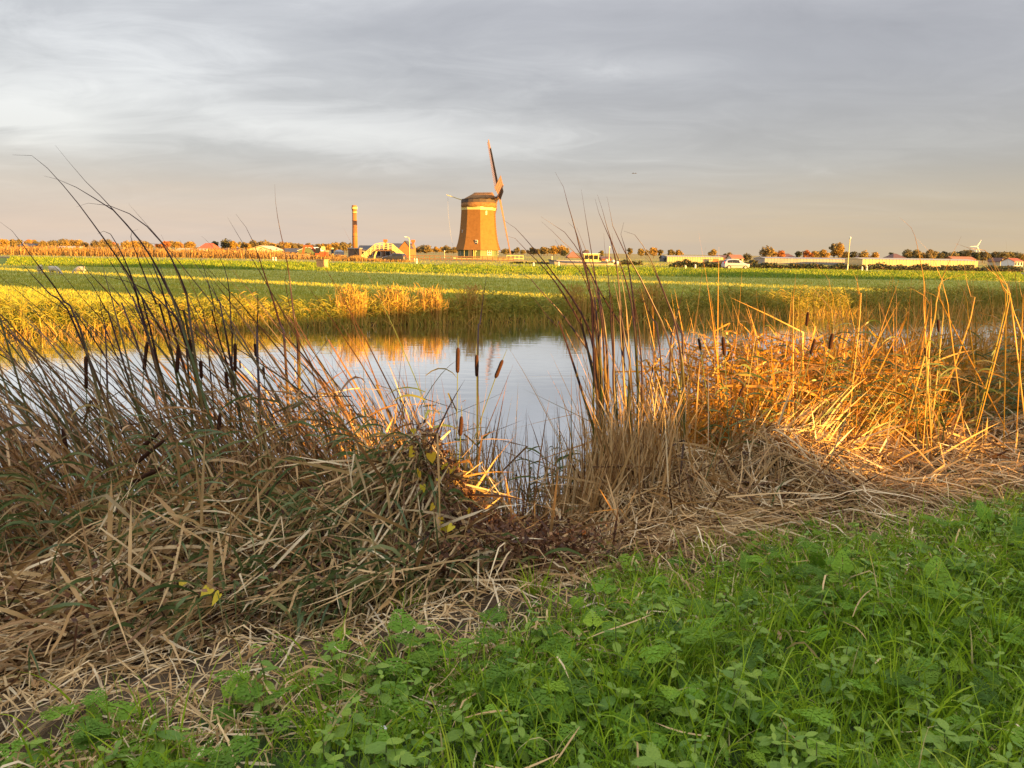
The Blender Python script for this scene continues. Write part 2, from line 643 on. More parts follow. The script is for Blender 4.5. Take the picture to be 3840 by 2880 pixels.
M['green_reed'] = blade_mat('green_reed', [(0.0, (0.075, 0.12, 0.035)), (0.5, (0.13, 0.18, 0.055)), (0.8, (0.24, 0.24, 0.08)), (1.0, (0.46, 0.34, 0.13))], tip=(0.42, 0.30, 0.12), tip_at=0.9, rough=0.42, transl=0.22, patch=0.4)
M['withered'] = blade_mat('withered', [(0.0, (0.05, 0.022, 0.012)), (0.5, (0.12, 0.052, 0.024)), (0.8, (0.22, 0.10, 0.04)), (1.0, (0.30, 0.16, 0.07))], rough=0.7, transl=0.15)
M['grass'] = blade_mat('grass', [(0.0, (0.10, 0.19, 0.012)), (0.4, (0.22, 0.36, 0.018)), (0.75, (0.37, 0.52, 0.024)), (0.96, (0.48, 0.56, 0.05)), (1.0, (0.60, 0.50, 0.22))], rough=0.42, transl=0.35, spec=0.3, patch=0.5)
M['fern'] = blade_mat('fern', [(0.0, (0.07, 0.15, 0.015)), (0.5, (0.16, 0.30, 0.022)), (0.85, (0.27, 0.42, 0.03)), (1.0, (0.34, 0.45, 0.045))], rough=0.6, transl=0.3, patch=0.5, spec=0.2)
M['nettle'] = leaf_obj_mat('nettle', (0.13, 0.25, 0.03), (0.30, 0.43, 0.05))
M['stalk'] = paint('stalk', (0.13, 0.16, 0.05), 0.6)
M['bank_reed'] = blade_mat('bank_reed', [(0.0, (0.19, 0.21, 0.022)), (0.35, (0.36, 0.28, 0.03)), (0.65, (0.46, 0.26, 0.045)), (1.0, (0.58, 0.34, 0.08))], rough=0.6, transl=0.25, patch=0.4)
M['field_blade'] = blade_mat('field_blade', [(0.0, (0.30, 0.32, 0.04)), (0.6, (0.41, 0.39, 0.045)), (1.0, (0.52, 0.42, 0.06))], rough=0.6, transl=0.3, patch=0.35)
M['weed_blade'] = blade_mat('weed_blade', [(0.0, (0.10, 0.16, 0.015)), (0.5, (0.19, 0.28, 0.018)), (0.85, (0.30, 0.36, 0.025)), (1.0, (0.44, 0.36, 0.06))], rough=0.6, transl=0.35, patch=0.4)
M['rust_reed'] = blade_mat('rust_reed', [(0.0, (0.16, 0.10, 0.035)), (0.4, (0.30, 0.17, 0.05)), (0.75, (0.42, 0.25, 0.07)), (1.0, (0.48, 0.33, 0.12))], rough=0.7, transl=0.3)
M['hedge_leaf'] = blade_mat('hedge_leaf', [(0.0, (0.035, 0.05, 0.018)), (0.5, (0.06, 0.075, 0.026)), (0.85, (0.11, 0.09, 0.035)), (1.0, (0.17, 0.10, 0.045))], rough=0.7, transl=0.2)
M['seedhead'] = paint('seedhead', (0.085, 0.038, 0.022), 0.95, 0.4, 40, 0.1, 0.8, 300)
M['heart_leaf'] = leaf_obj_mat('heart_leaf', (0.80, 0.68, 0.05), (0.90, 0.60, 0.05), 0.5, 0.4)
M['dry_leaf'] = leaf_obj_mat('dry_leaf', (0.55, 0.33, 0.08), (0.50, 0.30, 0.16), 0.6, 0.2)
M['feather'] = paint('feather', (0.75, 0.72, 0.68), 0.8, 0.1)

# built things
M['thatch'] = paint('thatch', (0.27, 0.135, 0.045), 0.95, 0.3, 1.6, 0.1, 1.0, 9, dark=0.7)
M['cap_thatch'] = paint('cap_thatch', (0.29, 0.155, 0.065), 0.95, 0.5, 2.2, 0.1, 1.0, 9, dark=0.5)
M['cream'] = paint('cream', (0.62, 0.54, 0.22), 0.55, 0.1)
M['white'] = paint('white', (0.78, 0.76, 0.70), 0.5, 0.12)
M['mill_green'] = paint('mill_green', (0.13, 0.17, 0.075), 0.6, 0.2)
M['dark_board'] = paint('dark_board', (0.075, 0.055, 0.042), 0.7, 0.3)
M['brown_wood'] = paint('brown_wood', (0.20, 0.11, 0.06), 0.75, 0.35)
M['sail_wood'] = paint('sail_wood', (0.33, 0.19, 0.13), 0.7, 0.25)
M['sail_board'] = paint('sail_board', (0.040, 0.036, 0.040), 0.7, 0.2)
M['glass'] = paint('glass', (0.025, 0.028, 0.033), 0.12, 0.05, spec=0.3)
M['brick'] = paint('brick', (0.36, 0.145, 0.05), 0.85, 0.35, 1.4, dark=0.72)
M['brick_dark'] = paint('brick_dark', (0.20, 0.13, 0.09), 0.85, 0.3, 1.4)
M['tile_dark'] = paint('tile_dark', (0.060, 0.058, 0.062), 0.55, 0.3, 2.0)
M['tile_red'] = paint('tile_red', (0.42, 0.10, 0.04), 0.7, 0.2, 1.0)
M['tile_brown'] = paint('tile_brown', (0.15, 0.07, 0.05), 0.7, 0.25, 1.0)
M['roof_orange'] = paint('roof_orange', (0.38, 0.15, 0.06), 0.7, 0.2, 1.0)
M['sheet_cream'] = paint('sheet_cream', (0.55, 0.46, 0.30), 0.6, 0.12)
M['sheet_grey'] = paint('sheet_grey', (0.36, 0.36, 0.36), 0.5, 0.2)
M['greenhouse'] = paint('greenhouse', (0.56, 0.45, 0.22), 0.22, 0.15, 0.5, spec=0.8)  # glow of low sun on the glazing put into the base colour
M['greenhouse_shade'] = paint('greenhouse_shade', (0.34, 0.32, 0.29), 0.5, 0.3, 0.4)  # same glazing unlit, its shade put into a greyer colour
M['steel'] = paint('steel', (0.42, 0.42, 0.40), 0.45, 0.2, metal=0.3)
M['car_white'] = paint('car_white', (0.50, 0.50, 0.53), 0.25, 0.05, spec=0.6)
M['car_dark'] = paint('car_dark', (0.045, 0.05, 0.065), 0.25, 0.05, spec=0.6)
M['rubber'] = paint('rubber', (0.02, 0.02, 0.022), 0.8)
M['red_light'] = paint('red_light', (0.45, 0.02, 0.015), 0.3)
M['digger_red'] = paint('digger_red', (0.50, 0.09, 0.035), 0.5, 0.2)
M['digger_black'] = paint('digger_black', (0.03, 0.03, 0.03), 0.6)
M['rust_box'] = paint('rust_box', (0.42, 0.27, 0.15), 0.7, 0.3)
M['bark'] = paint('bark', (0.12, 0.085, 0.055), 0.9, 0.3, 2)
M['wool'] = paint('wool', (0.60, 0.52, 0.40), 0.95, 0.2, 6, 0.1, 1.0, 30)
M['hull'] = paint('hull', (0.38, 0.34, 0.31), 0.5, 0.2)
M['navy'] = paint('navy', (0.06, 0.07, 0.10), 0.5, 0.2)
M['cloth_red'] = paint('cloth_red', (0.40, 0.10, 0.08), 0.8)
M['bird'] = paint('bird', (0.06, 0.05, 0.045), 0.8)
CR = {
    'gold': crown_mat('crown_gold', (0.32, 0.21, 0.045), (0.38, 0.24, 0.06), (0.24, 0.19, 0.06)),
    'orange': crown_mat('crown_orange', (0.44, 0.19, 0.05), (0.38, 0.15, 0.05), (0.46, 0.24, 0.07)),
    'olive': crown_mat('crown_olive', (0.19, 0.165, 0.06), (0.23, 0.17, 0.07), (0.16, 0.145, 0.065)),
    'dark': crown_mat('crown_dark', (0.05, 0.065, 0.03), (0.075, 0.08, 0.035), (0.10, 0.09, 0.04)),
}

# ================================================================ SETTING
def build_ground():
    xs = np.unique(np.concatenate([-np.geomspace(7000, 7, 60), np.arange(-7, 10.01, 0.14), np.geomspace(10, 7000, 60)]))
    ys = np.unique(np.concatenate([-np.geomspace(600, 1, 22), np.arange(-1, 11, 0.13), np.arange(11, 40, 0.6), np.arange(40, 160, 2.5), np.geomspace(160, 9000, 40)]))
    X, Y = np.meshgrid(xs, ys)
    Z = zg(X, Y)
    V = np.stack([X, Y, Z], -1).reshape(-1, 3)
    nx, ny = len(xs), len(ys)
    i = (np.arange(ny - 1)[:, None] * nx + np.arange(nx - 1)[None, :]).ravel()
    Q = np.stack([i, i + 1, i + nx + 1, i + nx], -1)
    me = np_mesh('ground', V, Q, None, smooth=True)
    for k in ('turf', 'soil', 'thatchcore', 'mud', 'meadow', 'verge', 'farland'):
        me.materials.append(M[k])
    c = V[Q].mean(1)
    t, n = tn(c[:, 0], c[:, 1])
    ye = c[:, 1] - (road_y(c[:, 0]) - 111)
    edge = 3.15 + 0.25 * wob(t * 2.3)
    mi = np.zeros(len(Q), np.int32)
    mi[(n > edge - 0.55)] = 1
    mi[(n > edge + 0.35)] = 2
    mi[(n > 5.2)] = 3
    mi[(n > 25.6)] = 4
    mi[(n > 25.6) & (ye > 81)] = 5
    mi[(n > 25.6) & (ye > 121)] = 6
    me.polygons.foreach_set('material_index', mi)
    o = link('ground', me)
    tag(o, kind='structure')


build_ground()

wt = []
wb = MB()
c = [xy(-400, 4.6), xy(400, 4.6), xy(400, 25.9), xy(-400, 25.9)]
wb.add([(p[0], p[1], 0.0) for p in c], [(0, 1, 2, 3)])
tag(wb.build('canal_water', M['water']), kind='structure')

rb = MB()
xs = np.linspace(-420, 420, 141)
for x0, x1 in zip(xs[:-1], xs[1:]):
    y0, y1 = road_y(x0), road_y(x1)
    rb.quad((x0, y0 - 1.5, 0.475), (x1, y1 - 1.5, 0.475), (x1, y1 + 4.0, 0.49), (x0, y0 + 4.0, 0.49))
tag(rb.build('road', M['asphalt']), kind='structure')
GZ = 0.43        # level of the land beyond the road

# ---------------------------------------------------------------- unseen blockers added to shape sun and shade (beside the frame, to the right)
P_AX = np.array([math.cos(R(SUN_AZ)), math.sin(R(SUN_AZ))])
S_AX = np.array([math.sin(R(SUN_AZ)), -math.cos(R(SUN_AZ))])


def sun_blocker(u0, u1, L, height, depth, label, wall, roof, z0=0.95, ridge=0.35):
    """gabled building standing across the sun's path; u runs across the path, L towards the sun"""
    uc = (u0 + u1) / 2
    p = P_AX * uc + S_AX * (L + depth / 2)
    root = thing('barn', label, 'barn', (p[0], p[1], z0), math.atan2(P_AX[1], P_AX[0]))  # out of view, added only for the shadow it casts
    w = (u1 - u0) / 2
    d = depth / 2
    eave = height * (1 - ridge)
    b = MB()
    b.loft([[(-w, -d, 0), (w, -d, 0), (w, d, 0), (-w, d, 0)], [(-w, -d, eave), (w, -d, eave), (w, d, eave), (-w, d, eave)]])
    b.add([(-w, -d, eave), (-w, d, eave), (-w, 0, height - 0.12), (w, -d, eave), (w, d, eave), (w, 0, height - 0.12)], [(0, 1, 2), (5, 4, 3)])
    b.build('wall', M[wall], root)
    r = MB()
    for s in (-1, 1):
        r.add([(-w - 0.2, s * (d + 0.35), eave - 0.2), (w + 0.2, s * (d + 0.35), eave - 0.2), (w + 0.2, 0, height), (-w - 0.2, 0, height),
               (-w - 0.2, s * (d + 0.35), eave - 0.05), (w + 0.2, s * (d + 0.35), eave - 0.05), (w + 0.2, 0, height + 0.15), (-w - 0.2, 0, height + 0.15)],
              [(0, 1, 2, 3), (4, 5, 6, 7), (0, 1, 5, 4), (0, 3, 7, 4), (1, 2, 6, 5)])
    r.build('roof', M[roof], root)
    for i in range(max(1, int(w))):
        x = -w + (i + 0.5) * 2 * w / max(1, int(w))
        MB().box(x - 0.4, x + 0.4, -d - 0.04, -d - 0.01, 1.0, 2.2).build('window', M['glass'], root)
    return root


sun_blocker(-14.0, 3.55, 22, 6.5, 7, 'unseen long dark-roofed barn added to shade the nettles', 'brick_dark', 'tile_dark')
sun_blocker(3.55, 4.3, 20, 2.4, 3, 'unseen narrow lean-to added to trim the sun at the end of the long barn', 'brick_dark', 'tile_dark', ridge=0.15)
sun_blocker(4.3, 5.6, 20, 2.8, 3, 'unseen small shed next to the lean-to, added to shade the central straw', 'brick_dark', 'tile_dark', ridge=0.15)
sun_blocker(5.6, 7.8, 20, 2.08, 3, 'unseen low shed between two barns, added to bound the sun on the golden reeds', 'brick_dark', 'tile_dark', ridge=0.15)
sun_blocker(7.8, 9.6, 22, 7.5, 6, 'unseen narrow tall brick barn added to end the sun patch beside the low shed', 'brick_dark', 'tile_brown')
sun_blocker(9.6, 21.6, 24, 3.95, 4, 'unseen long low shed added to shade only the foot of the far reed bank', 'brick_dark', 'tile_dark', ridge=0.15)
sun_blocker(21.6, 34.6, 28, 12.5, 9, 'unseen big red-brick barn added to shade the middle of the meadow', 'brick', 'tile_red')
sun_blocker(37.8, 58.6, 42, 13.5, 9, 'unseen big barn with brown tiles added to shade the back of the meadow', 'brick_dark', 'tile_brown')
sun_blocker(64.5, 98, 72, 10.6, 9, 'unseen farthest barn added to shade the verge before the greenhouses', 'brick_dark', 'tile_brown')

# ================================================================ FAR THINGS
def zpx(px, py, D):
    return at(px, py, D)[2]


def gabled(name, label, cat, x0, x1, y_eave, y_ridge, D, depth, orient, wall, roof, group=None, windows=0, overhang=0.25, rz=0.0, door=None, hip=0.0):
    """building from its outline in the photograph; orient 'side': ridge across the view, 'end': gable towards the camera"""
    xc = (x0 + x1) / 2
    ym = (y_eave + y_ridge) / 2
    p = at(xc, ym, D)
    w = (at(x1, ym, D)[0] - at(x0, ym, D)[0]) / 2
    ze = zpx(xc, y_eave, D) - GZ
    zr = zpx(xc, y_ridge, D) - GZ
    root = thing(name, label, cat, (p[0], D + depth / 2, GZ), rz, group)
    d = depth / 2
    b = MB()
    b.loft([[(-w, -d, -0.3), (w, -d, -0.3), (w, d, -0.3), (-w, d, -0.3)], [(-w, -d, ze), (w, -d, ze), (w, d, ze), (-w, d, ze)]])
    o = overhang
    r = MB()
    th = 0.12
    if orient == 'side':
        if hip == 0:
            b.add([(-w, -d, ze), (-w, d, ze), (-w, 0, zr - th), (w, -d, ze), (w, d, ze), (w, 0, zr - th)], [(0, 1, 2), (5, 4, 3)])
        h = w * hip
        A = [(-w - o, -d - o, ze - 0.1), (w + o, -d - o, ze - 0.1), (w + o, d + o, ze - 0.1), (-w - o, d + o, ze - 0.1), (-w + h - o * (hip == 0), 0, zr), (w - h + o * (hip == 0), 0, zr)]
        fs = [(0, 1, 5, 4), (2, 3, 4, 5)]
        if hip:
            fs += [(1, 2, 5), (3, 0, 4)]
        else:
            A += [(a[0], a[1], a[2] - th) for a in A]
            fs += [(6, 7, 11, 10), (8, 9, 10, 11), (0, 1, 7, 6), (1, 5, 11, 7), (0, 4, 10, 6)]
        r.add(A, fs)
    else:
        b.add([(-w, -d, ze), (w, -d, ze), (0, -d, zr - th), (-w, d, ze), (w, d, ze), (0, d, zr - th)], [(0, 1, 2), (5, 4, 3)])
        for s in (-1, 1):
            A = [(s * (w + o), -d - o, ze - o * (zr - ze) / w), (s * (w + o), d + o, ze - o * (zr - ze) / w), (0, d + o, zr), (0, -d - o, zr)]
            A += [(a[0], a[1], a[2] + th) for a in A]
            r.add(A, [(0, 1, 2, 3), (4, 5, 6, 7), (0, 3, 7, 4), (0, 1, 5, 4)])
    b.build('wall', M[wall], root)
    r.build('roof', M[roof], root)
    for i in range(windows):
        x = -w + (i + 0.5) * 2 * w / windows
        hw = min(0.55, w / windows * 0.45)
        fr = MB()
        zc = ze * 0.5
        hh = min(0.6, ze * 0.3)
        fr.box(x - hw - 0.1, x + hw + 0.1, -d - 0.06, -d - 0.005, zc - hh - 0.1, zc + hh + 0.1)
        f = fr.build('window', M['white'], root)
        MB().box(x - hw, x + hw, -d - 0.09, -d - 0.063, zc - hh, zc + hh).build('pane', M['glass'], f)
    if door:
        MB().box(door - 0.5, door + 0.5, -d - 0.07, -d - 0.008, 0, min(2.0, ze * 0.9)).build('door', M['dark_board'], root)
    return root


# ---- windmill
def windmill():
    D = 175.0
    s = 0.0201
    p = at(1550 + 732 / 3.016, 962, D)
    gz = zpx(1792, 965, D)
    root = thing('windmill', 'thatched octagonal windmill with bare lattice sails behind the meadow', 'windmill', (p[0], D, gz))
    rot = R(-13.5)
    def octa(r, z, k=0.0):
        return [(r * math.cos(rot + math.pi / 8 + j * math.pi / 4), r * math.sin(rot + math.pi / 8 + j * math.pi / 4), z) for j in range(8)]
    b = MB()
    b.loft([octa(4.45, -0.4), octa(4.45, 1.85)])
    base = b.build('base_wall', M['mill_green'], root)
    for k in range(7):                                    # horizontal weatherboards of the base
        z = 0.12 + k * 0.25
        bb = MB()
        bb.loft([octa(4.52, z), octa(4.475, z + 0.21)])
        bb.build('weatherboard', M['mill_green'], base)
    prof = [(5.15, 1.62), (5.05, 1.75), (4.86, 2.3), (4.6, 3.1), (4.38, 4.1), (4.2, 5.2), (4.06, 6.4), (3.95, 7.8), (3.86, 9.2), (3.82, 10.35)]
    t = MB()
    t.loft([octa(r, z) for r, z in prof])
    t.build('thatched_body', M['thatch'], root)
    MB().loft([octa(3.86, 10.3), octa(3.92, 10.95)]).build('top_band', M['cream'], root)
    # cap: boat shaped, ridge running towards the sails
    a = R(7.5)
    ax = Vector((math.cos(a), math.sin(a), 0))
    ay = Vector((-math.sin(a), math.cos(a), 0))
    def cp(u, v, z):
        q = ax * u + ay * v
        return (q.x, q.y, z)
    n = 20
    def oval(rx, ry, z, cx=0.0, e=0.85):
        out = []
        for j in range(n):
            c_, s_ = math.cos(2 * math.pi * j / n), math.sin(2 * math.pi * j / n)
            out.append(cp(cx + rx * math.copysign(abs(c_) ** e, c_), ry * math.copysign(abs(s_) ** e, s_), z))
        return out
    MB().loft([oval(3.8, 3.7, 10.88), oval(3.9, 3.8, 11.2), oval(3.82, 3.7, 11.9)]).build('cap_skirt', M['cap_thatch'], root, smooth=True)
    MB().loft([oval(3.88, 3.72, 11.9), oval(3.82, 3.62, 12.62)]).build('cap_ring', M['dark_board'], root)
    rings = []
    for z, l, r_, w_ in [(12.6, -3.75, 3.85, 3.55), (12.95, -3.1, 3.72, 3.1), (13.35, -2.35, 3.55, 2.4), (13.75, -1.6, 3.35, 1.45), (14.05, -1.1, 3.2, 0.7), (14.2, -0.95, 3.12, 0.15)]:
        cx, rx = (l + r_) / 2, (r_ - l) / 2
        ring = oval(rx, w_, z, cx, 0.75)
        ring = [(q[0], q[1], q[2] + 0.035 * (q[0] - cx)) for q in ring]
        rings.append(ring)
    MB().loft(rings).build('cap_roof', M['cap_thatch'], root, smooth=True)
    # brake pole with its rope at the back of the cap
    bp = MB()
    bp.rod(cp(-3.4, -0.4, 12.35), cp(-7.1, -0.6, 13.45), 0.11, 0.07)
    pole = bp.build('brake_pole', M['cream'], root)
    MB().pipe([cp(-6.8, -0.6, 13.35), cp(-6.75, -0.7, 9.5), cp(-6.2, -0.9, 5.0), cp(-5.5, -1.1, 1.6)], 0.02, 5).build('brake_rope', M['sheet_grey'], pole)
    # sails
    el = R(11)
    axis = (ax * math.cos(el) + Vector((0, 0, 1)) * math.sin(el)).normalized()
    hub = ax * 4.45 + Vector((0, 0, 13.15))
    upv = (Vector((0, 0, 1)) - axis * axis.z).normalized()
    sidev = axis.cross(upv)
    MB().rod(hub - axis * 1.6, hub + axis * 0.55, 0.42, 0.36, 10).build('windshaft', M['dark_board'], root)
    for k in range(4):
        th = R(-8) + k * math.pi / 2
        d = (upv * math.cos(th) + sidev * math.sin(th)).normalized()
        c_ = axis.cross(d).normalized()                    # leading direction in the sail plane
        off = axis * (0.25 if k % 2 == 0 else -0.15)
        srt = bpy.data.objects.new('sail', None)
        col.objects.link(srt)
        srt.parent = root
        tip = hub + off + d * 12.9
        MB().loft([[hub + off - c_ * w - axis * w, hub + off + c_ * w - axis * w, hub + off + c_ * w + axis * w, hub + off - c_ * w + axis * w] for w in (0.2,)] +
                  [[tip - c_ * 0.1 - axis * 0.1, tip + c_ * 0.1 - axis * 0.1, tip + c_ * 0.1 + axis * 0.1, tip - c_ * 0.1 + axis * 0.1]]).build('stock', M['sail_wood'], srt)
        la = MB()
        def chord(r):
            tw = R(15 - 12 * (r / 12.9))
            return (c_ * math.cos(tw) + axis * math.sin(tw)).normalized()
        nb = 30
        for i in range(nb):
            r = 2.0 + i * (10.7 / (nb - 1))
            q = hub + off + d * r
            la.beam(q + chord(r) * 0.1, q - chord(r) * 2.0, 0.07, 0.06, d)
        for e in (0.7, 1.35, 2.0):
            pts = [hub + off + d * r - chord(r) * e for r in np.linspace(2.0, 12.7, 9)]
            for q0, q1 in zip(pts[:-1], pts[1:]):
                la.beam(q0, q1, 0.07, 0.06, axis)
        o = la.build('lattice', M['sail_wood'], srt)
        o['kind'] = 'stuff'
        wbm = MB()
        rs = np.linspace(2.0, 10.9, 6)
        for r0, r1 in zip(rs[:-1], rs[1:]):
            q0, q1 = hub + off + d * r0, hub + off + d * r1
            f0, f1 = chord(r0), chord(r1)
            n0 = f0.cross(d) * 0.04
            wbm.loft([[q0 + f0 * 0.12 - n0, q0 + f0 * 1.0 - n0, q0 + f0 * 1.0 + n0, q0 + f0 * 0.12 + n0], [q1 + f1 * 0.12 - n0, q1 + f1 * 0.9 - n0, q1 + f1 * 0.9 + n0, q1 + f1 * 0.12 + n0]])
        wbm.build('wind_board', M['sail_board'], srt)
    # windows, door, white trims on the faces towards us
    def face_pt(px_z, py_z, out=0.0):
        x = (px_z - 732) * s
        z = (1395 - py_z) * s
        return x, z
    def win(x, z, w, h, y, nx_=0.0, name='window'):
        ang = R(nx_)
        ux, uy = math.cos(ang), math.sin(ang)
        nx2, ny2 = math.sin(ang), -math.cos(ang)
        def pt(u_, o_, z_):
            return (x + ux * u_ + nx2 * o_, y + uy * u_ + ny2 * o_, z_)
        fr = MB()
        fr.loft([[pt(-w / 2, -0.25, z + k), pt(w / 2, -0.25, z + k), pt(w / 2, 0.06, z + k), pt(-w / 2, 0.06, z + k)] for k in (-h / 2, h / 2)])
        f = fr.build(name, M['white'], root)
        for sx in (-1, 1):
            for sz in (-1, 1):
                pa = MB()
                cx, cz = sx * w * 0.22, z + sz * h * 0.22
                pa.loft([[pt(cx - w * 0.17, 0.063, cz + k), pt(cx + w * 0.17, 0.063, cz + k), pt(cx + w * 0.17, 0.085, cz + k), pt(cx - w * 0.17, 0.085, cz + k)] for k in (-h * 0.17, h * 0.17)])
                pa.build('pane', M['glass'], f)
    def face_y(x, z):
        r = np.interp(z, [q[1] for q in prof], [q[0] for q in prof]) if z > 1.7 else 4.52
        apo = r * math.cos(math.pi / 8)
        best = (-99, 0)
        for a_ in (-58.5, -13.5, 31.5, 76.5):
            nx_, ny_ = math.sin(R(a_)), -math.cos(R(a_))
            y_ = (apo - nx_ * x) / ny_
            if y_ > best[0]:
                best = (y_, a_)
        return best
    for (cx_, cy_), w_, h_ in (((862, 1340), 1.05, 1.15), ((722, 1232), 0.55, 1.0), ((824, 915), 0.35, 0.8), ((717, 1322), 0.35, 0.45), ((540, 1350), 0.35, 0.7), ((560, 1115), 0.35, 0.6), ((955, 1340), 0.3, 1.0)):
        x_, z_ = face_pt(cx_, cy_)
        y_, a_ = face_y(x_, z_)
        win(x_, z_, w_, h_, y_ - 0.03, a_)
    y_, a_ = face_y(-1.3, 0.8)
    dm = MB()
    dm.box(-1.75, -0.95, y_ - 0.3, y_ - 0.05, 0.0, 1.62)
    dm.build('door', M['dark_board'], root)
    for x in (-2.9, -1.9, -0.85, -0.5):
        y_, a_ = face_y(x, 0.8)
        MB().box(x, x + 0.14, y_ - 0.36, y_ - 0.16, 0.0, 1.62).build('door_post', M['cream'], root)
    # white plank deck and low railing round the foot
    dk = MB()
    dk.box(-5.1, 7.8, -5.6, -4.55, -0.30, -0.12)
    dk.build('deck', M['cream'], root)
    for x in np.linspace(-5.0, 7.6, 10):
        MB().box(x - 0.05, x + 0.05, -5.66, -5.56, -0.9, -0.05).build('deck_post', M['cream'], root)
    # mound
    mb = MB()
    gl = GZ - gz - 0.3
    mb.loft([[(r * math.cos(a_), r * 0.9 * math.sin(a_), z) for a_ in np.linspace(0, 2 * math.pi, 25)[:-1]] for r, z in ((16, gl), (11, gl * 0.5), (8.6, -0.32), (0.5, -0.3))])
    o = mb.build('mound', M['farland'])
    o.location = root.location
    tag(o, kind='structure')
    return root


windmill()


def rail_fence(name, label, pts, zs, posts, rails, mat, r=0.07, h=1.1):
    p0, p1 = np.array(pts[0]), np.array(pts[1])
    root = thing(name, label, 'fence', (p0[0], p0[1], zs))
    v = p1 - p0
    for i in range(posts):
        q = v * i / (posts - 1)
        MB().box(q[0] - r, q[0] + r, q[1] - r, q[1] + r, -0.3, h).build('post', M[mat], root)
    for k in range(rails):
        z = h * (0.35 + 0.55 * k / max(1, rails - 1))
        MB().beam((0, -r - 0.03, z), (v[0], v[1] - r - 0.03, z), 0.06, 0.16).build('rail', M[mat], root)
    return root


a, b_ = at(1530, 980, 160), at(1712, 984, 160)
rail_fence('rail_fence', 'brown rail fence between the street lamp and the windmill', [(a[0], a[1]), (b_[0], b_[1])], GZ, 10, 2, 'brown_wood')
a, b_ = at(1712, 984, 163), at(1925, 988, 163)
rail_fence('rail_fence', 'brown rail fence directly before the windmill deck', [(a[0], a[1]), (b_[0], b_[1])], GZ - 0.05, 12, 3, 'brown_wood')
a, b_ = at(1065, 968, 148), at(1160, 972, 148)
rail_fence('rail_fence', 'pale wooden paddock fence beside the red excavator', [(a[0], a[1]), (b_[0], b_[1])], GZ, 8, 3, 'rust_box', h=1.0)
a, b_ = at(1900, 975, 190), at(1962, 978, 190)
rail_fence('rail_fence', 'short cream railing just beyond the windmill deck', [(a[0], a[1]), (b_[0], b_[1])], GZ, 5, 2, 'cream', h=1.3)

# ---- chimney and pumping station
def chimney():
    D = 205
    p = at(1331, 900, D)
    k = D / F
    root = thing('chimney', 'tall round brick factory chimney with pale bands at its top', 'chimney', (p[0], D, GZ))
    top = zpx(1331, 770, D) - GZ
    r0, r1 = 10.8 * k, 8.2 * k
    MB().lathe([(r0, 0), (r1, top - 1.9)], 20).build('shaft', M['brick'], root, smooth=True)
    MB().lathe([(r1 + 0.06, top - 1.9), (r1 + 0.06, top - 1.65)], 20).build('band', M['cream'], root)
    MB().lathe([(r1 - 0.02, top - 1.65), (r1 + 0.1, top - 0.95)], 20).build('neck', M['brick'], root)
    MB().lathe([(r1 + 0.16, top - 0.95), (r1 + 0.2, top - 0.45)], 20).build('band', M['cream'], root)
    MB().lathe([(r1 + 0.1, top - 0.45), (r1 + 0.02, top), (r1 - 0.25, top), (r1 - 0.25, top - 0.5)], 20).build('rim', M['brick'], root)
    for i in range(2):
        z = top * (0.4 + 0.3 * i)
        rr = r0 + (r1 - r0) * z / top
        MB().lathe([(rr + 0.03, z), (rr + 0.03, z + 0.1)], 20).build('iron_hoop', M['tile_dark'], root)


chimney()
root = gabled('pumping_station', 'brick pumping station with dark tiled roof behind the footbridge', 'building', 1437, 1541, 934, 912, 208, 8, 'side', 'brick', 'tile_dark', windows=3)
k = 208 / F
w = 52 * k
zr = zpx(1490, 912, 208) - GZ
ze = zpx(1490, 934, 208) - GZ
for s in (-1, 1):                        # raised gable ends with square finials
    g = MB()
    x0 = s * w
    g.add([(x0 - 0.2, -4.35, 0), (x0 + 0.2, -4.35, 0), (x0 + 0.2, -4.35, ze + 0.25), (x0 - 0.2, -4.35, ze + 0.25), (x0 - 0.2, 0, zr + 0.35), (x0 + 0.2, 0, zr + 0.35),
           (x0 - 0.2, 4.35, ze + 0.25), (x0 + 0.2, 4.35, ze + 0.25), (x0 - 0.2, 4.35, 0), (x0 + 0.2, 4.35, 0)],
          [(0, 1, 2, 3), (3, 2, 5, 4), (4, 5, 7, 6), (6, 7, 9, 8), (0, 3, 4, 6, 8), (1, 9, 7, 5, 2)])
    g.build('gable', M['brick'], root)
    MB().box(x0 - 0.5, x0 + 0.5, -0.5, 0.5, zr + 0.3, zr + 1.0).build('finial', M['brick'], root)
gw = gabled('gabled_wing', 'orange brick gable of the pumping station next to the street lamp', 'building', 1497, 1539, 931, 904, 200, 6, 'end', 'brick', 'tile_dark', overhang=0.1)
gabled('low_wing', 'low dark-roofed wing between chimney and pumping station', 'building', 1342, 1436, 937, 920, 206, 7, 'side', 'brick_dark', 'tile_dark', windows=3)
bx = thing('boiler_house', 'dark flat-roofed boiler house at the foot of the chimney', 'building', (at(1324, 950, 198)[0], 198, GZ))
MB().box(-1.25, 1.25, 0, 5, -0.3, 2.2).build('wall', M['brick_dark'], bx)
MB().box(-1.4, 1.4, -0.15, 5.15, 2.2, 2.45).build('roof', M['sheet_grey'], bx)
MB().box(0.4, 1.0, -0.05, -0.005, 0, 1.9).build('door', M['dark_board'], bx)

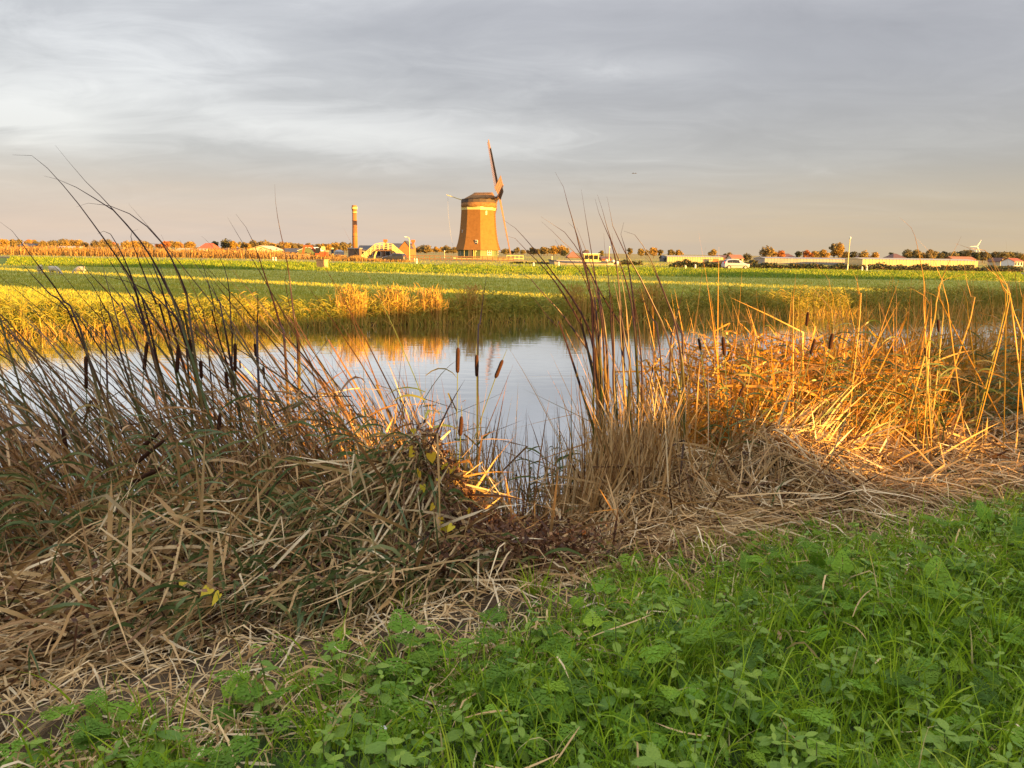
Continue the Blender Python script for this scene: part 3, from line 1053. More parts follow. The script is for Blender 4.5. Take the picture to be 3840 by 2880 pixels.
# ---- footbridge
def footbridge():
    D = 150
    k = D / F / 4.916
    p = at(1200 + 1160 / 4.916, 975, D)
    root = thing('footbridge', 'cream wooden arched footbridge with railings before the pumping station', 'bridge', (p[0], D, GZ), R(4))
    prof = [(-4.1, -0.2), (-1.35, 2.05), (-0.1, 2.25), (1.75, 2.05), (4.4, -0.2)]
    px_, pz_ = [a_[0] for a_ in prof], [a_[1] for a_ in prof]
    for y in (0.0, 1.5):
        for dz in (0.18, 0.5, 0.82, 1.14):
            r = MB()
            for (xa, za), (xb, zb) in zip(prof[:-1], prof[1:]):
                r.beam((xa, y, za + dz), (xb, y, zb + dz), 0.08, 0.10, (0, 1, 0.01))
            r.build('rail', M['cream'], root)
        for x in np.linspace(-4.0, 4.3, 11):
            z = np.interp(x, px_, pz_)
            MB().box(x - 0.06, x + 0.06, y - 0.06, y + 0.06, z - 0.1, z + 1.2).build('baluster', M['cream'], root)
    for i, x in enumerate(np.linspace(-4.0, 4.3, 24)):
        z = np.interp(x, px_, pz_)
        MB().box(x - 0.15, x + 0.15, 0.07, 1.43, z - 0.04, z + 0.03).build('plank', M['brown_wood'], root)
    for x in (-1.3, 1.7):
        MB().pipe([(x * 1.35, 0.75, -0.4), (x * 1.28, 0.75, 0.9), (x * 0.9, 0.75, 2.0)], 0.16, 6).build('support', M['cream'], root)
    MB().beam((-1.3, 0.75, 1.92), (1.7, 0.75, 1.92), 1.2, 0.14).build('deck_beam', M['brown_wood'], root)


footbridge()


# ---- street furniture
def lamp(px, ytop, D, label, arm):
    p = at(px, 970, D)
    h = zpx(px, ytop, D) - GZ
    root = thing('street_lamp', label, 'street lamp', (p[0], D, GZ), 0)
    MB().rod((0, 0, -0.2), (0, 0, 1.0), 0.10, 0.09).build('base', M['steel'], root)
    if arm:
        MB().pipe([(0, 0, 1.0), (0, 0, h - 0.45), (-0.12, 0, h - 0.12), (-0.42, 0, h + 0.02), (-0.55, 0, h + 0.02)], [0.075, 0.06, 0.055, 0.05, 0.05], 8).build('pole', M['cream'], root)
        MB().loft([[(x, r * math.cos(a_), h + 0.02 + 0.6 * r * math.sin(a_)) for a_ in np.linspace(0, 2 * math.pi, 9)[:-1]] for x, r in ((-0.50, 0.06), (-0.62, 0.15), (-0.85, 0.17), (-0.98, 0.06))]).build('lamp_head', M['white'], root)
    else:
        MB().rod((0, 0, 1.0), (0, 0, h - 0.3), 0.07, 0.055).build('pole', M['cream'], root)
        MB().lathe([(0.07, h - 0.32), (0.13, h - 0.22), (0.16, h - 0.05), (0.10, h + 0.03), (0.01, h + 0.05)], 10).build('lamp_head', M['white'], root)
    return root


lamp(1536, 889, 140, 'curved-neck street lamp beside the dark parked car', True)
lamp(3181, 889, 118, 'straight pale lamp post before the long greenhouses', False)
lamp(2284, 925, 175, 'distant thin lamp pole beyond the moored barge', False)
lamp(1667, 940, 190, 'short distant lamp pole left of the windmill', False)


def bollard(px, ytop, ybase, label):
    hz = 945 + 0.0157 * (px - 1920)
    D = float(np.clip((EYE - 0.47) * F / (ybase - hz), 90, 150))
    p = at(px, ybase, D)
    h = max(0.5, (ybase - ytop) * D / F)
    root = thing('bollard', label, 'bollard', (p[0], D, 0.42))
    MB().lathe([(0.13, -0.2), (0.13, h * 0.85), (0.09, h * 0.96), (0.02, h)], 8).build('post', M['white'], root)
    MB().lathe([(0.137, h * 0.62), (0.137, h * 0.72)], 8).build('reflector_band', M['red_light'], root)


for px, y0, y1, lb in [
    (1563, 968, 987, 'white roadside bollard just right of the curved street lamp'),
    (1564 - 10, 966, 976, 'small white bollard behind the rail fence'),
    (2001, 983, 999, 'white roadside bollard before the barge bow'),
    (2095, 980, 997, 'white roadside bollard before the barge side'),
    (2570, 994, 1008, 'first white roadside bollard left of the white car'),
    (2607, 990, 1005, 'second white roadside bollard, nearer the white car'),
    (3232, 998, 1014, 'short white bollard right of the lamp post'),
    (3250, 995, 1013, 'tall white bollard right of the lamp post'),
    (1024, 963, 976, 'left post of the white pair beside the verge'),
    (1034, 963, 977, 'right post of the white pair beside the verge')]:
    bollard(px, y0, y1, lb)

cb = thing('cabinet', 'rusty brown utility cabinet on the verge casting a long shadow', 'cabinet', (at(1209, 1008, 92)[0], 92, 0.22), R(-28))
MB().box(-0.6, 0.6, -0.35, 0.35, -0.2, 0.98).build('body', M['rust_box'], cb)
MB().box(-0.66, 0.66, -0.41, 0.41, 0.985, 1.06).build('lid', M['rust_box'], cb)
MB().box(-0.56, -0.02, -0.375, -0.353, 0.05, 0.93).build('door', M['rust_box'], cb)
MB().box(0.02, 0.56, -0.375, -0.353, 0.05, 0.93).build('door', M['rust_box'], cb)
MB().box(0.604, 0.625, -0.1, 0.12, 0.45, 0.8).build('notice', M['cream'], cb)


# ---- cars
def car(name, label, L, W, H, st, loc, rz, bodymat, hatch=True):
    """st: list of (x, z_bottom, z_belt, z_top, half width at belt, half width at top) from rear to front"""
    root = thing(name, label, 'car', loc, rz)
    b = MB()
    rings = []
    for x, zb, zt, zr, wb_, wr in st:
        rings.append([(x, -wb_ * 0.9, zb), (x, -wb_, zb + 0.2), (x, -wb_, zt), (x, -wr, zr - 0.04), (x, -wr * 0.8, zr), (x, wr * 0.8, zr), (x, wr, zr - 0.04), (x, wb_, zt), (x, wb_, zb + 0.2), (x, wb_ * 0.9, zb)])
    b.loft(rings)
    body = b.build('body', M[bodymat], root, smooth=False)
    gl = [q for q in st if q[3] - q[2] > 0.2]
    for s in (-1, 1):
        m_ = MB()
        for q0, q1 in zip(gl[:-1], gl[1:]):
            def pt(q, f):
                return (q[0], s * (q[4] + (q[5] - q[4]) * f + 0.012), q[2] + (q[3] - 0.04 - q[2]) * f)
            xa = [Vector(pt(q0, 0.02)), Vector(pt(q1, 0.02)), Vector(pt(q1, 0.9)), Vector(pt(q0, 0.9))]
            c_ = sum(xa, Vector()) / 4
            xa = [c_ + (v_ - c_) * 0.96 for v_ in xa]
            wnd = MB().quad(*xa)
            wnd.build('side_window', M['glass'], root)
        for x in (st[0][0] + L * 0.18, st[-1][0] - L * 0.17):
            wh = bpy.data.objects.new('wheel', None)
            col.objects.link(wh)
            wh.parent = root
            yy = s * (W / 2 - 0.09)
            MB().rod((x, yy - 0.1, 0.30), (x, yy + 0.1, 0.30), 0.30, 0.30, 16).build('tyre', M['rubber'], wh)
            MB().rod((x, yy - s * 0.0, 0.30), (x, yy + s * 0.112, 0.30), 0.19, 0.17, 12).build('rim', M['steel'], wh)
        xr, xf = st[0], st[-1]
        MB().box(xf[0] - 0.22, xf[0] + 0.015, s * xf[4] * 0.75 - 0.16, s * xf[4] * 0.75 + 0.16, 0.62, 0.78).build('headlight', M['white'], root)
        MB().box(xr[0] - 0.015, xr[0] + 0.12, s * xr[4] * 0.86 - 0.1, s * xr[4] * 0.86 + 0.1, 0.75, 1.1).build('tail_light', M['red_light'], root)
        MB().box(-L * 0.28, L * 0.26, s * (W / 2 + 0.0) - 0.012, s * (W / 2 + 0.0) + 0.012, 0.48, 0.56).build('side_moulding', M['rubber'], root)
        MB().box(L * 0.17, L * 0.22, s * (W / 2 + 0.1) - 0.09, s * (W / 2 + 0.1) + 0.09, H * 0.62, H * 0.70).build('mirror', M[bodymat], root)
    # windscreen and rear window
    for q0, q1 in ((gl[-1], st[st.index(gl[-1]) + 1]), (gl[0], st[max(0, st.index(gl[0]) - 1)])):
        if q0 is q1:
            continue
        dx = 0.015 if q1[0] > q0[0] else -0.015
        f0, f1 = 0.08, 0.9
        A_ = [(q0[0] + (q1[0] - q0[0]) * f + dx, s2 * (q0[5] + (q1[5] - q0[5]) * f) * 0.78, q0[3] + (q1[3] - q0[3]) * f + 0.015) for f in (f0, f1) for s2 in (-1, 1)]
        MB().quad(A_[0], A_[1], A_[3], A_[2]).build('windscreen' if dx > 0 else 'rear_window', M['glass'], root)
    return root


p = at(2762, 1010, 113)
hatch = [(-1.88, 0.38, 0.78, 0.86, 0.70, 0.62), (-1.80, 0.28, 0.88, 0.98, 0.79, 0.70), (-1.45, 0.24, 0.90, 1.36, 0.83, 0.62), (-0.75, 0.22, 0.90, 1.49, 0.84, 0.62), (0.0, 0.22, 0.88, 1.47, 0.84, 0.62), (0.35, 0.22, 0.87, 1.40, 0.84, 0.62), (1.05, 0.24, 0.85, 0.95, 0.83, 0.70), (1.62, 0.28, 0.70, 0.80, 0.78, 0.64), (1.88, 0.36, 0.58, 0.64, 0.64, 0.52)]
car('hatchback_car', 'white hatchback driving along the road to the right', 3.78, 1.68, 1.5, hatch, (p[0], road_y(p[0]) + 1.2, 0.485), R(3), 'car_white')
p = at(1480, 985, 139)
wagon = [(-2.1, 0.35, 0.9, 1.0, 0.78, 0.7), (-2.02, 0.25, 0.95, 1.1, 0.85, 0.76), (-1.7, 0.22, 0.98, 1.42, 0.87, 0.66), (-0.6, 0.2, 0.97, 1.50, 0.88, 0.66), (0.2, 0.2, 0.95, 1.47, 0.88, 0.66), (1.0, 0.22, 0.92, 1.0, 0.87, 0.74), (1.85, 0.25, 0.74, 0.84, 0.82, 0.70), (2.1, 0.32, 0.6, 0.68, 0.70, 0.58)]
car('parked_car', 'dark blue-grey estate car parked under the footbridge', 4.2, 1.76, 1.5, wagon, (p[0], 139, GZ), R(180 - 12), 'car_dark')


# driver of the white car: one continuous skinned figure from the hips up, hands to the wheel
def skinned(name, pts, edges, rads, mat, loc, rz=0, sub=2, scale=1.0, root_v=0):
    me = bpy.data.meshes.new(name)
    me.from_pydata([tuple(c_ * scale for c_ in q) for q in pts], edges, [])
    me.materials.append(mat)
    o = link(name, me)
    o.location = loc
    o.rotation_euler = (0, 0, rz)
    m1 = o.modifiers.new('skin', 'SKIN')
    m1.use_smooth_shade = True
    for i, r in enumerate(rads):
        sv = me.skin_vertices[0].data[i]
        r = (r, r) if isinstance(r, (int, float)) else r
        sv.radius = (r[0] * scale, r[1] * scale)
        sv.use_root = (i == root_v)
    m2 = o.modifiers.new('subdivision', 'SUBSURF')
    m2.levels = m2.render_levels = sub
    return o


p = at(2762, 1010, 113)
dv = skinned('person', [(0, 0, 0.45), (0, 0, 0.65), (0.02, 0, 0.85), (0.03, 0, 0.95), (0.05, 0, 1.04), (0.06, 0, 1.14), (0.02, 0.16, 0.83), (0.12, 0.2, 0.64), (0.36, 0.14, 0.72), (0.02, -0.16, 0.83), (0.12, -0.2, 0.64), (0.36, -0.14, 0.72), (0.3, 0.09, 0.5), (0.3, -0.09, 0.5)],
             [(0, 1), (1, 2), (2, 3), (3, 4), (4, 5), (2, 6), (6, 7), (7, 8), (2, 9), (9, 10), (10, 11), (0, 12), (0, 13)],
             [0.15, 0.15, 0.15, 0.06, 0.09, 0.075, 0.07, 0.05, 0.035, 0.07, 0.05, 0.035, 0.09, 0.09], M['cloth_red'],
             (p[0] + 0.05, road_y(p[0]) + 1.2 - 0.3, 0.52), R(3))
tag(dv, 'person in a reddish top driving the white hatchback', 'person')


# ---- sheep
def sheep(px, py, D, size, rz, label, graze):
    pts = [(-0.45, 0, 0.62), (-0.2, 0, 0.66), (0.15, 0, 0.66), (0.4, 0, 0.64)]
    hd = [(0.58, 0, 0.45), (0.72, 0, 0.18), (0.80, 0, 0.08)] if graze else [(0.58, 0, 0.78), (0.72, 0, 0.92), (0.88, 0, 0.86)]
    pts += hd
    ed = [(0, 1), (1, 2), (2, 3), (3, 4), (4, 5), (5, 6)]
    rad = [(0.19, 0.19), (0.27, 0.27), (0.27, 0.27), (0.21, 0.21), 0.11, 0.085, 0.05]
    for x, b0 in ((-0.36, 0), (0.36, 3)):
        for s in (-1, 1):
            i = len(pts)
            kx = x + (0.05 if b0 == 0 else -0.01)
            pts += [(x, s * 0.13, 0.45), (kx - (0.08 if b0 == 0 else 0), s * 0.13, 0.22), (x, s * 0.13, 0.02)]
            ed += [(b0, i), (i, i + 1), (i + 1, i + 2)]
            rad += [0.08, 0.04, 0.035]
    pts.append((-0.66, 0, 0.45))
    ed.append((0, len(pts) - 1))
    rad.append(0.04)
    q = at(px, py, D)
    o = skinned('sheep', pts, ed, rad, M['wool'], (q[0], D, float(zg(q[0], D)) - 0.01), rz, 2, size, 1)
    for sgn in (-1, 1):
        e = MB()
        h = hd[1]
        e.loft([[(h[0] - 0.03, sgn * 0.05, h[2] + 0.05), (h[0] + 0.03, sgn * 0.05, h[2] + 0.05), (h[0], sgn * 0.06, h[2] + 0.09)], [(h[0] - 0.02, sgn * 0.17, h[2] + 0.02), (h[0] + 0.02, sgn * 0.17, h[2] + 0.02), (h[0], sgn * 0.17, h[2] + 0.05)]])
        oe = e.build('ear', M['wool'], o)
        oe.scale = (size,) * 3
    tag(o, label, 'sheep', 'sheep grazing on the far meadow')


sheep(153, 1031, 62, 0.75, R(115), 'woolly sheep standing end-on, leftmost on the meadow', False)
sheep(208, 1037, 60, 0.80, R(-12), 'woolly sheep grazing sideways, middle one of three', True)
sheep(300, 1028, 63, 0.72, R(200), 'woolly sheep grazing in the sun strip, rightmost of three', True)


# ---- excavator
def excavator():
    D = 152
    p = at(1198, 972, D)
    root = thing('excavator', 'red excavator with bent boom standing behind the paddock fence', 'excavator', (p[0], D, GZ), R(6))
    for y in (-1.0, 0.7):
        MB().loft([[(x, y + dy, z) for x, z in ((-1.2, 0.0), (-1.45, 0.3), (-1.2, 0.6), (1.2, 0.6), (1.45, 0.3), (1.2, 0.0))] for dy in (0, 0.45)]).build('track', M['digger_black'], root)
    MB().box(-0.6, 1.6, -0.95, 1.0, 0.66, 1.45).build('body', M['digger_red'], root)
    MB().box(0.95, 1.75, -0.9, 0.95, 1.452, 1.8).build('counterweight', M['rust_box'], root)
    cabm = MB().loft([[(-0.75, -0.95, 0.85), (0.3, -0.95, 0.85), (0.3, 0.0, 0.85), (-0.75, 0.0, 0.85)], [(-0.6, -0.9, 2.25), (0.25, -0.9, 2.25), (0.25, -0.05, 2.25), (-0.6, -0.05, 2.25)]])
    cb_ = cabm.build('cab', M['digger_black'], root)
    MB().quad((-0.6, -0.965, 1.2), (0.2, -0.965, 1.2), (0.18, -0.93, 2.1), (-0.5, -0.93, 2.1)).build('cab_window', M['glass'], cb_)
    MB().box(0.5, 1.1, -0.6, 0.4, 1.82, 2.5).build('engine_cover', M['cream'], root)
    bm = MB()
    for q0, q1, h in (((-0.6, 0.3, 1.3), (-1.5, 0.3, 2.5), 0.4), ((-1.5, 0.3, 2.5), (-2.9, 0.3, 2.55), 0.4)):
        bm.beam(q0, q1, 0.28, h)
    bm.build('boom', M['digger_red'], root)
    MB().beam((-2.8, 0.3, 2.7), (-3.25, 0.3, 0.9), 0.24, 0.32).build('arm', M['digger_red'], root)
    MB().loft([[(x, y, z) for x, z in ((-3.45, 0.9), (-3.0, 0.95), (-2.85, 0.5), (-3.2, 0.2), (-3.6, 0.35))] for y in (-0.1, 0.7)]).build('bucket', M['digger_black'], root)
    MB().rod((-0.9, 0.3, 1.3), (-1.9, 0.3, 2.4), 0.07).build('hydraulic_ram', M['steel'], root)


excavator()

# ---- moored barge
def barge():
    D = 135
    p = at(2190, 995, D)
    root = thing('barge', 'pale moored barge with cream wheelhouse beyond the road', 'boat', (p[0], D, GZ - 0.45), R(3))
    L = 6.2
    out = [(-L, 0.0), (-L * 0.86, 1.0), (-L * 0.5, 1.35), (L * 0.6, 1.35), (L * 0.9, 1.0), (L, 0.0), (L * 0.9, -1.0), (L * 0.6, -1.35), (-L * 0.5, -1.35), (-L * 0.86, -1.0)]
    def sheer(x):
        return 0.75 + 0.55 * (abs(x) / L) ** 3
    MB().loft([[(x * 0.93, y * 0.8, -0.3) for x, y in out], [(x, y, sheer(x)) for x, y in out]]).build('hull', M['hull'], root)
    MB().loft([[(x * 1.003, y * 1.012, sheer(x) - 0.1) for x, y in out], [(x * 1.003, y * 1.012, sheer(x) + 0.08) for x, y in out]]).build('rubbing_strake', M['navy'], root)
    MB().box(-4.9, -0.4, -0.85, 0.85, 0.7, 1.25).build('cabin_trunk', M['hull'], root)
    for x in np.linspace(-4.4, -0.9, 5):
        MB().rod((x, -0.84, 1.0), (x, -0.875, 1.0), 0.13, 0.13, 10).build('porthole', M['glass'], root)
    wh = MB().box(-0.2, 2.4, -0.95, 0.95, 0.7, 2.35).build('wheelhouse', M['cream'], root)
    for x0, x1 in ((-0.05, 0.55), (0.7, 1.4), (1.55, 2.25)):
        MB().box(x0, x1, -0.985, -0.955, 1.45, 2.15).build('window', M['glass'], wh)
    MB().box(-0.4, 2.6, -1.1, 1.1, 2.352, 2.45).build('wheelhouse_roof', M['white'], root)
    MB().box(2.45, 5.0, -0.9, 0.9, 0.7, 1.2).build('aft_cabin', M['cream'], root)
    for x in (2.9, 3.6, 4.3):
        MB().box(x - 0.18, x + 0.18, -0.93, -0.905, 0.85, 1.08).build('window', M['glass'], root)
    for x, z in ((4.9, 1.15), (3.7, 1.25), (5.6, 0.9)):
        MB().lathe([(0.02, z - 0.26), (0.22, z - 0.1), (0.24, z + 0.08), (0.1, z + 0.26), (0.02, z + 0.28)], 10, (x, -1.25, 0)).build('fender', M['white'], root)
    MB().rod((4.2, 0, 1.2), (4.3, 0, 3.6), 0.05, 0.03).build('mast', M['brown_wood'], root)
    MB().rod((-5.6, 0, 1.1), (-5.6, 0, 1.9), 0.05, 0.05).build('bow_post', M['steel'], root)


barge()

# ---- farm buildings along the skyline, left to right
gabled('barn', 'red-tiled pyramid-roofed farmhouse among trees left of the chimney', 'farmhouse', 737, 798, 934, 911, 330, 10, 'side', 'brick', 'tile_red', hip=0.55)
gabled('shed', 'long low cream-roofed shed left of the red farmhouse', 'shed', 655, 762, 940, 931, 318, 10, 'side', 'sheet_cream', 'sheet_cream')
gabled('shed', 'low dark-roofed shed right of the red farmhouse', 'shed', 835, 888, 938, 930, 335, 8, 'side', 'brick_dark', 'tile_dark')
gabled('barn', 'wide cream-gabled barn with pale roof left of the excavator', 'barn', 927, 1021, 938, 922, 260, 14, 'end', 'sheet_cream', 'sheet_cream', door=0.0)
gabled('house', 'dark-roofed house just left of the white-roofed barn', 'house', 1056, 1116, 945, 931, 270, 9, 'side', 'brick_dark', 'tile_dark', windows=3)
gabled('barn', 'green-walled barn with white roof behind the excavator', 'barn', 1118, 1190, 940, 927, 245, 12, 'end', 'mill_green', 'white')
gabled('house', 'small dark house far behind the left reeds', 'house', 66, 128, 923, 913, 480, 9, 'side', 'brick_dark', 'tile_dark')
gabled('greenhouse', 'tiny pale greenhouse below the trees far left', 'greenhouse', 205, 290, 930, 923, 420, 10, 'side', 'greenhouse_shade', 'greenhouse')
gabled('barn', 'rust-roofed pyramid farmhouse behind the barge', 'farmhouse', 2128, 2176, 964, 943, 300, 10, 'side', 'brick_dark', 'roof_orange', hip=0.85)
gabled('barn', 'smaller rust-roofed farmhouse behind the wheelhouse', 'farmhouse', 2178, 2228, 962, 942, 330, 10, 'side', 'brick_dark', 'tile_brown', hip=0.8)
gabled('shed', 'red-brown shed right of the wheelhouse', 'shed', 2258, 2292, 970, 962, 200, 6, 'side', 'brick', 'tile_brown')


def glass_house(label, x0, x1, ytop, ybase, D, depth, wall, roof, bays):
    """long greenhouse: low saw-tooth roof, glazing bars and panes"""
    a0, a1 = at(x0, ybase, D), at(x1, ybase, D)
    w = a1[0] - a0[0]
    h = zpx((x0 + x1) / 2, ytop, D) - GZ
    root = thing('greenhouse', label, 'greenhouse', (a0[0], D, GZ), math.atan2(0.0, w))
    MB().box(0.05, w - 0.05, 0.05, depth, -0.2, h * 0.82).build('glazed_wall', M[wall], root)
    r = MB()
    r.add([(-0.1, -0.1, h * 0.82), (w + 0.1, -0.1, h * 0.82), (w + 0.1, depth / 2, h), (-0.1, depth / 2, h), (w + 0.1, depth, h * 0.82), (-0.1, depth, h * 0.82)], [(0, 1, 2, 3), (3, 2, 4, 5), (0, 3, 5), (1, 4, 2)])
    r.build('roof', M[roof], root)
    for i in range(bays):
        x = w * i / bays
        MB().box(x + 0.08, x + w / bays - 0.08, 0.0, 0.045, h * 0.1, h * 0.76).build('pane', M[roof], root)
        MB().box(x - 0.05, x + 0.05, -0.03, 0.04, -0.2, h * 0.82).build('glazing_bar', M['steel'], root)
    return root


glass_house('sunlit cream greenhouse left of the white car', 2502, 2712, 959, 985, 210, 9, 'greenhouse', 'greenhouse', 22)
gabled('shed', 'small dark teal shed at the end of the cream greenhouse', 'shed', 2489, 2512, 967, 958, 212, 6, 'side', 'navy', 'tile_dark')
dd = thing('sliding_door', 'orange sliding door at the end of the cream greenhouse', 'door', (at(2684, 980, 208.6)[0], 208.6, GZ))
MB().box(-0.75, 0.75, -0.03, 0.03, 0, 1.1).build('door_leaf', M['roof_orange'], dd)
MB().box(-1.5, 1.5, -0.04, 0.04, 1.11, 1.2).build('track', M['steel'], dd)
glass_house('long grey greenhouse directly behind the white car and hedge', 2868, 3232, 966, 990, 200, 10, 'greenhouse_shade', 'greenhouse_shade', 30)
glass_house('long bright yellow-lit greenhouse at the right edge', 3234, 3668, 969, 992, 185, 10, 'greenhouse', 'greenhouse', 34)
gabled('house', 'orange-roofed house above the hedge behind the white car', 'house', 2746, 2788, 968, 955, 240, 7, 'side', 'sheet_cream', 'roof_orange', windows=2)
gabled('house', 'dark-roofed shed between greenhouse and orange-roofed house', 'shed', 2690, 2732, 966, 957, 250, 7, 'side', 'brick_dark', 'tile_brown')
gabled('farmhouse', 'dark pyramid-roofed farmhouse beside the red tree', 'farmhouse', 2943, 2990, 966, 951, 330, 10, 'side', 'brick_dark', 'tile_brown', hip=0.8)
gabled('farmhouse', 'brown pyramid-roofed farmhouse behind the yellow-lit greenhouse', 'farmhouse', 3352, 3402, 968, 951, 330, 10, 'side', 'brick_dark', 'tile_brown', hip=0.8)
gabled('house', 'dark-roofed house behind the lamp post', 'house', 3190, 3300, 968, 959, 320, 9, 'side', 'brick_dark', 'tile_brown')
gabled('house', 'small yellow-gabled house near the right edge', 'house', 3753, 3773, 979, 968, 260, 7, 'end', 'sheet_cream', 'tile_brown')
gabled('house', 'white and red house at the far right edge', 'house', 3806, 3838, 979, 968, 250, 7, 'side', 'white', 'tile_red', windows=3)
gabled('house', 'low orange-roofed house behind the right-hand reeds', 'house', 3576, 3660, 972, 962, 340, 8, 'side', 'brick', 'roof_orange')
# silo and tank at the yard
tk = thing('storage_tank', 'upright dark storage tank with cream top beyond the excavator', 'tank', (at(1247, 950, 215)[0], 215, GZ))
MB().lathe([(0.35, 0), (0.35, 1.9)], 12).build('drum', M['navy'], tk)
MB().lathe([(0.42, 1.9), (0.45, 2.1), (0.2, 2.4), (0.02, 2.45)], 12).build('cap', M['cream'], tk)
tk = thing('storage_tank', 'low grey storage tank between excavator and boiler house', 'tank', (at(1272, 950, 218)[0], 218, GZ))
MB().lathe([(1.3, 0), (1.3, 1.4), (0.7, 1.8), (0.05, 1.9)], 16).build('drum', M['sheet_grey'], tk)
MB().rod((1.31, 0, 0), (1.31, 0, 1.7), 0.06).build('ladder', M['steel'], tk)

# ---- wind turbine
D = 1500
p = at(3663, 924, D)
wtb = thing('wind_turbine', 'distant white three-bladed wind turbine above the right treeline', 'wind turbine', (p[0], D, GZ))
hh = p[2] - GZ
MB().rod((0, 0, 0), (0, 0, hh), 0.8, 0.5, 10).build('tower', M['white'], wtb)
MB().box(-0.9, 0.9, -1.5, 2.5, hh - 0.8, hh + 0.9).build('nacelle', M['white'], wtb)
for k in range(3):
    a = R(28) + k * 2 * math.pi / 3
    d = Vector((math.sin(a), 0, math.cos(a)))
    e = Vector((math.cos(a), 0, -math.sin(a)))
    h0 = Vector((0, -1.8, hh))
    MB().loft([[h0 + d * r - e * w_ - Vector((0, 0.15, 0)), h0 + d * r + e * w_ - Vector((0, 0.15, 0)), h0 + d * r + e * w_ + Vector((0, 0.15, 0)), h0 + d * r - e * w_ + Vector((0, 0.15, 0))] for r, w_ in ((0.5, 0.4), (2.5, 0.8), (8, 0.5), (14, 0.15))]).build('blade', M['white'], wtb)

# ---- two birds in the sky
for px, py, s, lb in ((2374, 650, 1.0, 'left of two small birds flying above the reeds'), (2383, 650, 0.9, 'right of two small birds flying above the reeds')):
    q = at(px, py, 70)
    bd = MB()
    bd.loft([[(x, r * math.cos(a_), r * math.sin(a_)) for a_ in np.linspace(0, 2 * math.pi, 7)[:-1]] for x, r in ((-0.12, 0.01), (-0.04, 0.03), (0.04, 0.03), (0.12, 0.012))])
    bd.add([(-0.03, 0.02, 0), (0.04, 0.02, 0), (0.0, 0.18, 0.05), (-0.03, -0.02, 0), (0.04, -0.02, 0), (0.0, -0.18, 0.05)], [(0, 1, 2), (5, 4, 3)])
    o = bd.build('bird', M['bird'])
    o.location = q
    o.scale = (s, s, s)
    tag(o, lb, 'bird', 'birds flying over the meadow')

# ================================================================ TREES
def tree_meshes(seed, h, wid, trunk_h, lobes, quads, leaf):
    r = np.random.default_rng(seed)
    # lobes: ellipsoids filling the crown
    C, S = [], []
    for i in range(lobes):
        f = (i + 0.5) / lobes
        z = trunk_h + (h - trunk_h) * (0.18 + 0.7 * f)
        rad = wid * 0.5 * math.sin(math.pi * (0.18 + 0.72 * f)) ** 0.7
        a = r.random() * 2 * math.pi
        C.append((math.cos(a) * rad * 0.55, math.sin(a) * rad * 0.55, z))
        S.append(wid * (0.17 + 0.13 * r.random()))
    C, S = np.array(C), np.array(S)
    k = r.integers(0, lobes, quads)
    d = unit(r.normal(size=(quads, 3)))
    pos = C[k] + d * (S[k] * (0.55 + 0.5 * r.random(quads)))[:, None] * [1, 1, 0.85]
    nrm = unit(d + 0.7 * r.normal(size=(quads, 3)))
    u = unit(np.cross(nrm, r.normal(size=(quads, 3))))
    v = np.cross(nrm, u)
    sz = (leaf * (0.6 + 0.8 * r.random(quads)))[:, None]
    V = np.stack([pos - u * sz - v * sz * 0.5, pos + u * sz * 0.2 - v * sz, pos + u * sz + v * sz * 0.4, pos - u * sz * 0.3 + v * sz], 1).reshape(-1, 3)
    Q = np.arange(quads * 4).reshape(-1, 4)
    t = MB()
    t.pipe([(0, 0, -0.3), (0.05, 0.02, trunk_h * 0.6), (0, 0.05, trunk_h + (h - trunk_h) * 0.55)], [h * 0.028, h * 0.022, h * 0.009], 7)
    for i in range(min(5, lobes)):
        c0 = (0, 0.03, trunk_h * (0.7 + 0.3 * r.random()))
        t.pipe([c0, tuple((np.array(c0) + C[i]) / 2 + [0, 0, 0.1]), tuple(C[i])], [h * 0.012, h * 0.009, h * 0.004], 5)
    return V, Q, t


TREES = []
for i, (h, w, th, lb, q, lf) in enumerate([(8, 6.2, 1.6, 11, 800, 0.34), (8, 5.0, 2.0, 9, 650, 0.34), (8, 7.4, 1.2, 13, 950, 0.36), (8, 4.2, 1.8, 9, 600, 0.3), (8, 8.5, 0.9, 14, 950, 0.4)]):
    V, Q, t = tree_meshes(50 + i, h, w, th, lb, q, lf)
    crowns = {kk: np_mesh('crown', V, Q, mm) for kk, mm in CR.items()}
    TREES.append((t.mesh('trunk', M['bark'], True), crowns))


def tree(px, ytop, D, kind, shape, label, group=None, wscale=1.0):
    p = at(px, ytop, D)
    h = p[2] - GZ
    s = h / 8.15
    root = thing('tree', label, 'tree', (p[0], D, GZ), random.random() * 6.28, group)
    root.scale = (s * wscale, s * wscale, s)
    tr, cr = TREES[shape]
    link('trunk', tr, root)
    link('crown', cr[kind], root)
    return root


